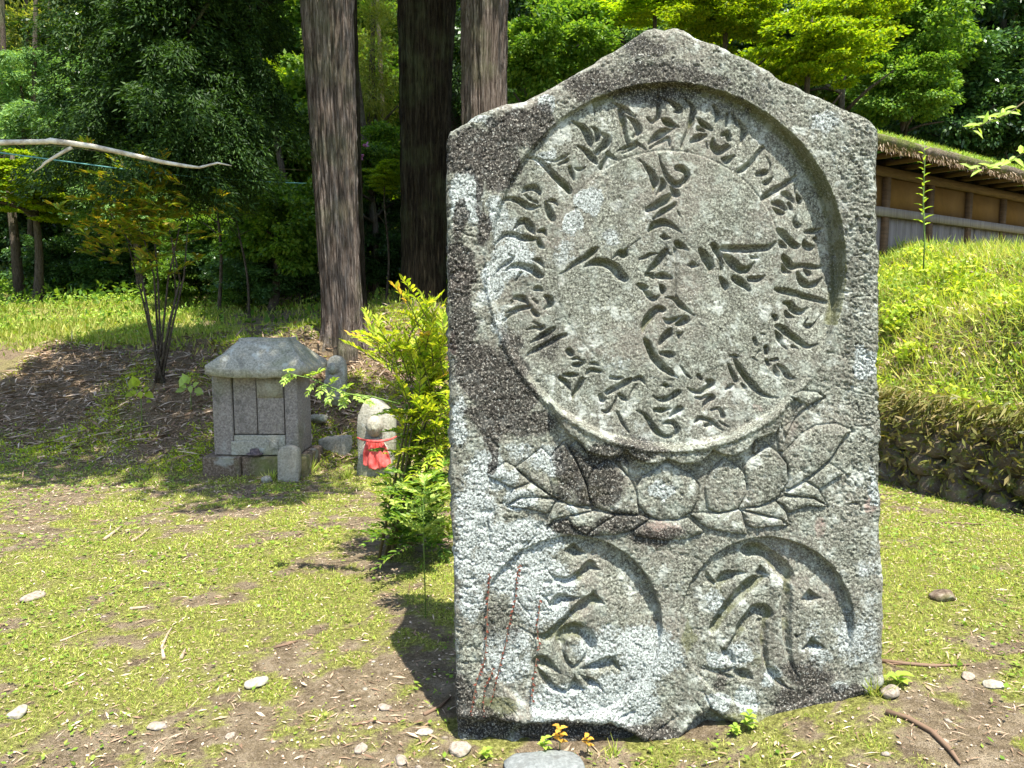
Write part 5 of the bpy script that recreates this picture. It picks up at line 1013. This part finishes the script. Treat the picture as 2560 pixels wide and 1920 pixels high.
v, f = leafset(np.stack([x, y, z + .006 + .014 * RG.random(n_)], -1), D, N, (.008 + .024 * RG.random(n_) ** 2) * sc ** .7, (.006 + .016 * RG.random(n_) ** 2) * sc ** .7)
tag(link('lawn_weeds', mesh_np('lawn_weeds', v, f, [L_WEED])), 'small round-leaved weeds scattered through the lawn', 'weeds', kind='stuff')
x, y = scatter(120000, -5.5, 3.4, 1.95, 9.6, lambda x, y: visible(x, y) * (.45 + .55 * sstep(-.1, .6, y - foot(x)) * sstep(2.8, 2.0, y - foot(x)) + .25 * sstep(3.2, 2.6, y)), .9)
z = terrain(x, y); n_ = len(x); N = RG.normal(size=(n_, 3)) * .3; N[:, 2] += 1; D = RG.normal(size=(n_, 3)); D[:, 2] *= .15; L__ = .012 + .055 * RG.random(n_) ** 4; bkm = sstep(0, .6, y - foot(x)); L__ = L__ * (1 + 1.2 * bkm)
v, f = leafset(np.stack([x, y, z + .004 + .004 * RG.random(n_)], -1), D, N, L__ * np.clip(y / 4, 1, 1.7), (.003 + .008 * RG.random(n_) ** 2) * np.clip(y / 4, 1, 1.8) * (1 + .5 * bkm))
tag(link('leaf_litter', mesh_np('leaf_litter', v, f, [L_LIT])), 'pale dry leaf and bark litter strewn over soil and bank', 'leaf litter', kind='stuff')
# moss and ferns on bank
x, y = scatter(90000, -5.5, 1.5, 6.2, 9.6, lambda x, y: sstep(0, .5, y - foot(x)) * np.clip(fbm(x * 1.3, y * 1.3, 6) * 2.6 + .22 + .4 * sstep(-3.6, -2.8, x), 0, 1)); z = terrain(x, y); n_ = len(x)
D = RG.normal(size=(n_, 3)) * .7; D[:, 2] = .6
v, f = leafset(np.stack([x, y, z], -1), D, RG.normal(size=(n_, 3)), .02 + .03 * RG.random(n_), .008 + .006 * RG.random(n_))
tag(link('bank_moss', mesh_np('bank_moss', v, f, [L_NEAR])), 'olive moss tufts on the shaded earth bank', 'moss', kind='stuff')
# gravel chips
x, y = scatter(2600, -4, 3, 1.95, 5.5, lambda x, y: visible(x, y) * np.clip(.75 - grass_density(x, y), 0, 1) * 1.2, 1.4); mbv = []; mbf = []; n_ = len(x); z = terrain(x, y)
ic = bmesh.new(); bmesh.ops.create_icosphere(ic, subdivisions=1, radius=1); iv = np.array([v.co[:] for v in ic.verts]); jf = np.array([[v.index for v in f.verts] for f in ic.faces]); ic.free()
s_ = (.002 + .010 * RG.random(n_) ** 4)[:, None, None]; Vg = iv[None] * (1 + .3 * RG.normal(size=(n_, len(iv), 1))) * s_ * np.array([1.2, 1, .5]) + np.stack([x, y, z + .001], -1)[:, None]
Fg_ = (np.arange(n_)[:, None, None] * len(iv) + jf[None]).reshape(-1, 3)
tag(link('gravel', mesh_np('gravel', Vg.reshape(-1, 3), Fg_, [STONE_G])), 'small stone chips scattered on the bare soil', 'gravel', kind='stuff')
GTW = NM('weathered_twig'); GTW = GTW.pbr(GTW.ramp(GTW.noise(30, 3), [(.35, (.22, .16, .10)), (.65, (.46, .37, .27))]), .85, None, .1)
# twigs and bark strips one can pick out
def twig(label, pts, r, mat=GTW, name='twig', cat='twig'):
    q = []
    for px, py in pts:
        Yq = gy_(py); c = P(px, py, Yq)
        for _ in range(3): z_ = float(terrain(c[0], Yq)); Yq = gy_(py) * (1.43 - z_) / 1.43; c = P(px, py, Yq)
        q.append((c[0], c[1], float(terrain(c[0], c[1])) + r * .8))
    o = MB().tube(q, [r] + [r * .9] * (len(q) - 2) + [r * .4], 6).obj(name, mat, None, True); return tag(o, label, cat)
DTW = NM('brown_twig'); DTW = DTW.pbr((.17, .11, .07), .8)
twig('pale forked twig lying upright-looking on the left lawn', [(410, 1650), (405, 1620), (418, 1590), (430, 1572)], .007); twig('short pale bark strip beside the forked twig', [(452, 1650), (458, 1638), (464, 1625)], .008)
twig('pale bark strip on the left lawn below the weeds', [(325, 1525), (345, 1523), (370, 1520)], .008); twig('long brown twig lying on the soil right of the monument', [(2200, 1655), (2260, 1662), (2330, 1668), (2425, 1665)], .007, DTW)
twig('thin curved brown root running to the bottom right corner', [(2215, 1785), (2270, 1800), (2330, 1835), (2375, 1880), (2400, 1915)], .009, DTW); twig('brown twig in the soil left of the monument shadow', [(880, 1815), (930, 1805), (990, 1808)], .005, DTW)
twig('curved pale twig at the front foot of the monument', [(1372, 1900), (1400, 1890), (1418, 1878), (1428, 1862)], .006); twig('pale strip of bark on the grass before the shrine slope', [(260, 1352), (290, 1330), (305, 1318)], .010)
twig('second pale bark strip right of the first on the upper lawn', [(330, 1355), (352, 1342), (375, 1322)], .009); twig('thin twig on the left lawn', [(150, 1605), (165, 1600), (225, 1575)], .005); twig('thin long twig across the grass under the right wall', [(2300, 1308), (2400, 1311), (2530, 1317)], .006, DTW)
twig('dark stick leaning at the lower left corner of the monument', [(1060, 1790), (1100, 1770), (1128, 1745)], .007, DTW); twig('short brown twig in the middle of the lawn', [(690, 1620), (720, 1613), (745, 1605)], .006, DTW)
# ------------------------------------------------------------ shrubs made of sprays
def spray(parent, base, tip, n, L, W, matl, sag=.15, name='leaf_spray', stem=STEM, r=.003, leaf_up=.3, seed=0):
    g = np.random.default_rng(seed); base = np.asarray(base, float); tip = np.asarray(tip, float); t = np.linspace(0, 1, 8)[:, None]; ln = np.linalg.norm(tip - base)
    pts = base + (tip - base) * t; pts[:, 2] += sag * ln * np.sin(t[:, 0] * math.pi * .9) * .6
    mb = MB().tube(pts, np.linspace(r, r * .3, 8), 4, False); sv = np.concatenate(mb.V); sf = mb.F
    d = nrm((tip - base)[None])[0]; side = nrm(np.cross(d, [0, 0, 1])[None])[0]; upv = np.cross(side, d)
    tt_ = np.repeat(np.linspace(.12, 1, n), 2); sg = np.tile([-1, 1], n); P0 = np.stack([np.interp(tt_, t[:, 0], pts[:, k]) for k in range(3)], -1)
    D = side * sg[:, None] * (.95 - .35 * tt_[:, None]) + d * (.55 + .5 * tt_[:, None]) + upv * leaf_up + g.normal(size=(2 * n, 3)) * .22
    N = upv + g.normal(size=(2 * n, 3)) * .35; sz_ = (.6 + .7 * np.sin(np.clip(tt_, 0, 1) * 2.6)) * (.75 + .5 * g.random(2 * n))
    lv, lf = leafset(P0, D, N, L * sz_, W * sz_, True)
    F = [tuple(f) for f in sf] + [tuple(int(a) + len(sv) for a in f) for f in lf]
    me = mesh_np(name, np.concatenate([sv, lv]), F, [stem, matl]); mi = np.zeros(len(F), np.int32); mi[len(sf):] = 1; me.polygons.foreach_set('material_index', mi)
    return link(name, me, parent)
# bright shrub left of the monument
sh = thing('nandina_shrub', 'bright yellow-green feathery shrub growing against the left edge of the monument', 'shrub', (-.72, 4.15, float(terrain(-.72, 4.15)))); s0 = np.array(sh.location); g = random.Random(9)
def spx(px, py, Y): return P(px, py, Y) - s0
tips = [(1045, 735, 4.0), (1090, 760, 4.1), (1110, 800, 4.0), (930, 815, 3.9), (985, 840, 4.0), (1030, 830, 4.1), (1075, 850, 4.0), (945, 865, 3.95), (1000, 890, 4.1), (1060, 905, 4.0), (1100, 900, 4.1), (960, 925, 3.9), (915, 950, 3.9), (1020, 950, 4.0), (1080, 960, 4.1),
        (930, 1010, 3.9), (985, 1000, 4.0), (1045, 1020, 4.0), (1095, 1030, 4.1), (1000, 1055, 4.1), (1060, 1080, 4.0), (960, 1070, 4.1), (1090, 1110, 4.0), (1030, 1130, 4.1), (1075, 1170, 4.0), (1000, 1180, 4.1), (1100, 1200, 4.0)]
for k, (px, py, Y) in enumerate(tips):
    root = np.array([g.uniform(-.05, .1), g.uniform(-.05, .2), 0.02]); jt = spx(px * .35 + 1085 * .65, py * .5 + 1130 * .5, Y + .15)
    tp = spx(px, py, Y + g.uniform(-.12, .12))
    if k % 3 == 0: MB().tube([root, root * .3 + jt * .6, jt], [.009, .007, .004], 5).obj('stem', STEM, sh, True)
    if px < 1005 and py > 895: continue
    for q in range(8):
        b_ = jt + (tp - jt) * g.uniform(.25, .8) + np.array([g.uniform(-.05, .05), g.uniform(-.1, .1), g.uniform(-.04, .04)]); e2 = tp + np.array([g.uniform(-.13, .13), g.uniform(-.15, .15), g.uniform(-.1, .08)])
        dv = e2 - b_; e2 = b_ + dv / (np.linalg.norm(dv) + 1e-6) * g.uniform(.15, .30)
        spray(sh, b_, e2, 10, .040, .0125, L_TIP if (q == 0 and k % 3 == 0) else L_NEAR, .12, seed=k * 10 + q)
for k in range(170):   # inner foliage
    qy = g.uniform(900, 1370); b_ = spx(g.uniform(1020 if qy < 1130 else 965, 1130), qy, 4.2 + g.uniform(-.1, .25)); spray(sh, b_, b_ + np.array([g.uniform(-.15, .1), g.uniform(-.2, .1), g.uniform(-.02, .12)]), 9, .040, .013, L_MID if k % 3 else L_NEAR, .1, seed=900 + k)
for k in range(90):
    b_ = spx(g.uniform(985, 1120), g.uniform(1180, 1370), 4.0 + g.uniform(-.15, .25)); spray(sh, b_, b_ + np.array([g.uniform(-.18, .1), g.uniform(-.2, .1), g.uniform(-.06, .08)]), 9, .040, .013, L_MID, .1, seed=1200 + k)
# long spray reaching left before the shrine
pt = [(1000, 1010, 3.9), (930, 992, 3.8), (870, 985, 3.75), (820, 965, 3.7), (775, 945, 3.7), (738, 938, 3.7), (708, 926, 3.7)]
MB().tube([spx(*q) for q in pt], [.005, .0045, .004, .0035, .003, .002, .001], 5).obj('long_twig', GSTEM, sh, True)
L_LONG = leaf_mat('pale_green_leaf', (.16, .26, .05), (.30, .42, .10), (.42, .5, .14), .4)
for k, (a, b_) in enumerate([((708, 926), (728, 928)), ((725, 930), (712, 955)), ((745, 938), (716, 958)), ((760, 942), (790, 935)), ((775, 945), (805, 928)), ((795, 952), (772, 985)), ((820, 965), (838, 950)), ((835, 970), (822, 1005)), ((850, 975), (875, 965)), ((865, 980), (858, 1015)), ((885, 985), (900, 1005)), ((905, 990), (925, 1012)), ((812, 960), (800, 990)), ((842, 972), (865, 1000))]):
    spray(sh, spx(a[0], a[1], 3.7), spx(b_[0], b_[1], 3.66), 6, .026, .013, L_LONG, .05, seed=300 + k, stem=GSTEM, r=.0015)
# seedling in front
sd = thing('seedling', 'small pale green feathery seedling at the foot of the bright shrub', 'seedling', P(1062, 1368, 3.35)); sd.location.z = float(terrain(sd.location.x, sd.location.y)); s1 = np.array(sd.location)
MB().tube([np.zeros(3), P(1058, 1290, 3.35) - s1, P(1062, 1195, 3.35) - s1], [.003, .0025, .001], 5).obj('stem', GSTEM, sd, True)
for k in range(22):
    t_ = k / 21; b_ = P(1060, 1345 - 140 * t_, 3.35) - s1; ln_ = .15 * math.sin(.5 + t_ * 2.3); a_ = k * 2.4; spray(sd, b_, b_ + np.array([math.cos(a_) * ln_, math.sin(a_) * ln_ * .6, .03]), 7, .034, .013, L_LONG, .05, seed=400 + k, stem=GSTEM, r=.001)
# olive many-stemmed shrub on the bank
os_ = thing('many_stemmed_shrub', 'olive and reddish many-stemmed shrub with thin bare stems on the earth bank', 'shrub', P(400, 880, 7.6)); os_.location.z = float(terrain(os_.location.x, os_.location.y)) - .02; s2 = np.array(os_.location)
stems = [((372, 790), (345, 640), (270, 520)), ((392, 800), (385, 690), (350, 560)), ((400, 830), (395, 700), (380, 520)), ((425, 800), (450, 700), (420, 560)), ((430, 820), (460, 690), (470, 560)), ((380, 850), (360, 760), (320, 610)), ((415, 860), (440, 740), (430, 600)), ((405, 850), (420, 700), (455, 540))]
for a, b_, c_ in stems:
    o = MB().tube([np.array([g.uniform(-.06, .06), g.uniform(-.1, .1), 0]), P(*a, 7.6 + g.uniform(-.1, .1)) - s2, P(*b_, 7.6) - s2, P(*c_, 7.6) - s2], [.014, .011, .009, .005], 6).obj('stem', BARKT, os_, True)
for k in range(150):
    ax = g.gauss(0, 1); ay = g.gauss(0, 1); px = 350 + 75 * ax; py = 545 + 62 * ay
    if py > 690: continue
    b_ = P(px, py, 7.6 + g.uniform(-.4, .4)) - s2; spray(os_, b_, b_ + np.array([g.uniform(-.22, .22), g.uniform(-.2, .2), g.uniform(-.02, .1)]), 9, .075, .024, L_NAND, .05, seed=500 + k)
for k, (px, py) in enumerate([(215, 620), (225, 600), (240, 490), (225, 475), (300, 420), (350, 415), (400, 430), (255, 435), (420, 450), (200, 628)]):
    b_ = P(px + 45, py + 15, 7.5) - s2; spray(os_, b_, P(px, py, 7.4) - s2, 9, .07, .022, L_NAND, .05, seed=700 + k)
# tall weed on the right bank
def onbank(px, py, Y): c = P(px, py, Y); return c
w0 = P(2312, 600, 5.3); tw = thing('tall_weed', 'tall single-stemmed weed with pointed leaves standing on the edge of the right bank', 'plant', w0); 
MB().tube([np.array([0, 0, -.2]), np.zeros(3), P(2308, 500, 5.3) - w0, P(2312, 400, 5.3) - w0, P(2310, 352, 5.3) - w0], [.005, .005, .0045, .003, .0015], 6).obj('stem', GSTEM, tw, True)
for k in range(26):
    t_ = k / 25; b_ = P(2309, 565 - 205 * t_, 5.3) - w0; a_ = k * 2.4 + .5; ll = .075 * (1 - .45 * t_) 
    v, f = leafset(b_[None], np.array([[math.cos(a_), math.sin(a_) * .8, .5]]), np.array([[0, 0, 1.0]]), ll, ll * .32, True); link('leaf', mesh_np('leaf', v, f, [L_WEED]), tw)
# leafy twigs entering from the right edge
for k, (lab, base, pts_) in enumerate([('leafy twig hanging in from the upper right edge above the thatched roof', (2640, 210), [(2560, 255), (2520, 285), (2470, 305), (2430, 325)]), ('leafy twig entering at the right edge in front of the thatched roof', (2660, 330), [(2580, 370), (2530, 400), (2490, 420), (2420, 425)])]):
    c0 = P(base[0], base[1], 4.2); t = thing('leafy_twig', lab, 'twig', c0); q = [np.zeros(3)] + [P(a, b_, 4.2) - c0 for a, b_ in pts_]
    MB().tube(q, np.linspace(.006, .0015, len(q)), 5).obj('twig_stem', STEM, t, True); q = np.array(q)
    for j in range(16):
        s_ = .35 + .65 * j / 15; b_ = np.array([np.interp(s_, np.linspace(0, 1, len(q)), q[:, m]) for m in range(3)]); a_ = g.uniform(-.6, .8) + (3.0 if j % 2 else .0)
        v, f = leafset(b_[None], np.array([[-.6 * math.cos(a_) - .3, g.uniform(-.4, .4), g.uniform(-.5, .8)]]), np.array([[g.uniform(-.4, .4), -.6, .7]]), g.uniform(.05, .085), g.uniform(.022, .034), True); link('leaf', mesh_np('leaf', v, f, [L_WEED]), t)
# vines on the slab
def vine(label, z, pts_, seed):
    p = nat(z, pts_); q = smooth_pts([(a, b_, 0) for a, b_ in p], 3); pw = np.array([on_face(a, b_, .004) for a, b_, _ in q]); c0 = pw[-1].copy(); t = thing('climbing_vine', label, 'vine', c0)
    MB().tube(pw - c0, .0016, 5).obj('vine_stem', DTW, t, True); L = np.linalg.norm(np.diff(pw, axis=0), axis=1).sum(); m = int(L / .016); g2 = np.random.default_rng(seed)
    s_ = np.linspace(0, 1, m); b_ = np.stack([np.interp(s_, np.linspace(0, 1, len(pw)), pw[:, k]) for k in range(3)], -1) - c0
    for j in range(m):
        D = np.array([[g2.choice([-1, 1]) * .6, -.5, g2.uniform(-1, .2)]]); v, f = leafset(b_[j][None], D, np.array([[0, -1, .5]]), g2.uniform(.006, .014), g2.uniform(.004, .009), True, .3); link('leaf', mesh_np('leaf', v, f, [L_RED]), t)
vine('leftmost thin red-leaved vine climbing the lower left of the monument', 'zD', [(195, 510), (190, 640), (170, 900), (160, 1200), (130, 1500), (80, 1600), (20, 1850), (-10, 2050)], 1)
vine('middle and longest red-leaved vine climbing the lower left of the monument', 'zD', [(530, 400), (510, 480), (490, 600), (480, 800), (440, 950), (400, 1100), (370, 1300), (310, 1500), (270, 1700), (220, 1900)], 2)
vine('short upper red-leaved vine hanging beside the lower left letter', 'zD', [(750, 790), (740, 950), (715, 1100), (740, 1250), (745, 1330)], 3)
vine('lowest right red-leaved vine beside the fan-shaped letter foot', 'zF', [(770, 380), (750, 500), (735, 600), (725, 700), (730, 800)], 4)
vine('short red-leaved vine between the two long vines near the foot', 'zF', [(330, 480), (300, 580), (250, 680), (240, 800), (235, 950)], 5)
# little plants at the foot
def tuft(label, px, py, Y, n, h, mat, wdt=.004, name='grass_tuft', cat='grass', lean=.5, zoff=0, broad=False):
    Y = Y - .1 if Y < 2.6 else Y; c = P(px, py, Y); z_ = float(terrain(c[0], c[1])) + zoff; t = thing(name, label, cat, (c[0], c[1], z_)); g2 = np.random.default_rng(int(px))
    if broad:
        MB().tube([(0, 0, -.01), (0, -.005, h * .6)], [.002, .001], 4).obj('stem', GSTEM, t)
        for j in range(n):
            a_ = j * 2.4; v, f = leafset(np.array([[0, -.003, h * (.2 + .8 * j / n)]]), np.array([[math.cos(a_), math.sin(a_) * .8, .25]]), np.array([[0, 0, 1.0]]), wdt * 1.35, wdt, True); link('leaf', mesh_np('leaf', v, f, [mat]), t)
        return
    D = g2.normal(size=(n, 3)) * lean; D[:, 2] = 1; p0 = g2.normal(size=(n, 3)) * .012; p0[:, 2] = 0
    v, f = leafset(p0, D, g2.normal(size=(n, 3)), h * (.5 + .6 * g2.random(n)), wdt, False)
    tag(link('blades', mesh_np('blades', v, f, [mat]), t), kind='stuff')
tuft('grass tuft at the right end of the monument foot', 2180, 1765, 2.44, 50, .085, L_GRASS); tuft('arching grass tuft before the middle of the monument foot', 1530, 1885, 2.38, 28, .06, L_GRASS); tuft('grass tuft in the lawn at the bottom right', 2170, 1850, 2.5, 40, .05, L_GRASS)
tuft('small green leafy weed before the monument foot, centre right', 1870, 1860, 2.4, 12, .06, L_WEED, .022, 'weed_plant', 'plant', broad=True); tuft('low rosette weed just left of the leafy weed at the monument foot', 1835, 1868, 2.39, 12, .035, L_WEED, .016, 'weed_plant', 'plant', broad=True)
tuft('leafy weed at the left front corner of the monument foot', 1215, 1868, 2.37, 9, .035, L_WEED, .018, 'weed_plant', 'plant', broad=True); tuft('orange-leaved ivy sprig growing at the foot of the left carved disc', 1400, 1800, 2.38, 10, .07, L_ORANGE, .020, 'ivy_sprig', 'plant', broad=True, zoff=.035); tuft('yellow-green ivy sprig left of the orange one at the slab foot', 1362, 1830, 2.375, 9, .05, L_WEED, .019, 'ivy_sprig', 'plant', broad=True, zoff=.02)
tuft('second orange-tinged ivy sprig right of the first at the slab foot', 1470, 1815, 2.375, 8, .05, L_ORANGE, .016, 'ivy_sprig', 'plant', broad=True, zoff=.03); tuft('pointed bright leaf plant beside the right edge of the monument', 2245, 1720, 2.5, 6, .04, L_WEED, .035, 'weed_plant', 'plant', broad=True)
for k, (lab, px, py, Y) in enumerate([('large-leaved heart-shaped plant at the foot of the bank left of the shrine', 350, 955, 7.0), ('pale large-leaved plant at the foot of the bank nearest the shrine', 475, 950, 7.2)]):
    c = P(px, py, Y); t = thing('broad_leaf_plant', lab, 'plant', (c[0], c[1], float(terrain(c[0], c[1])))); off = c - np.array(t.location)
    MB().tube([(0, 0, -.02), off * .5, off], [.005, .004, .002], 5).obj('stem', GSTEM, t)
    for j in range(8):
        a_ = j * 2.4; v, f = leafset((off * (.55 + .45 * (j / 7)) + np.array([.05 * math.cos(j * 2.4), 0, .05 * math.sin(j)]))[None], np.array([[math.cos(a_), -.3, math.sin(a_) * .7]]), np.array([[0, -1, .8]]), .055 + .01 * j, .04 + .007 * j, True); link('leaf', mesh_np('leaf', v, f, [L_NEAR if k == 0 else L_LONG]), t)
tuft('grass tuft right of the small pale tablet', 775, 1150, 6.3, 60, .16, L_GRASS, .008); tuft('grass tuft between the stone block and the bibbed figure', 868, 1190, 6.1, 60, .11, L_GRASS, .008); tuft('grass tuft growing on the shrine plinth beside the tablet', 678, 1190, 6.05, 40, .10, L_GRASS, .007)
print('tris', sum(len(o.data.polygons) for o in S.objects if o.type == 'MESH'), len(S.objects))
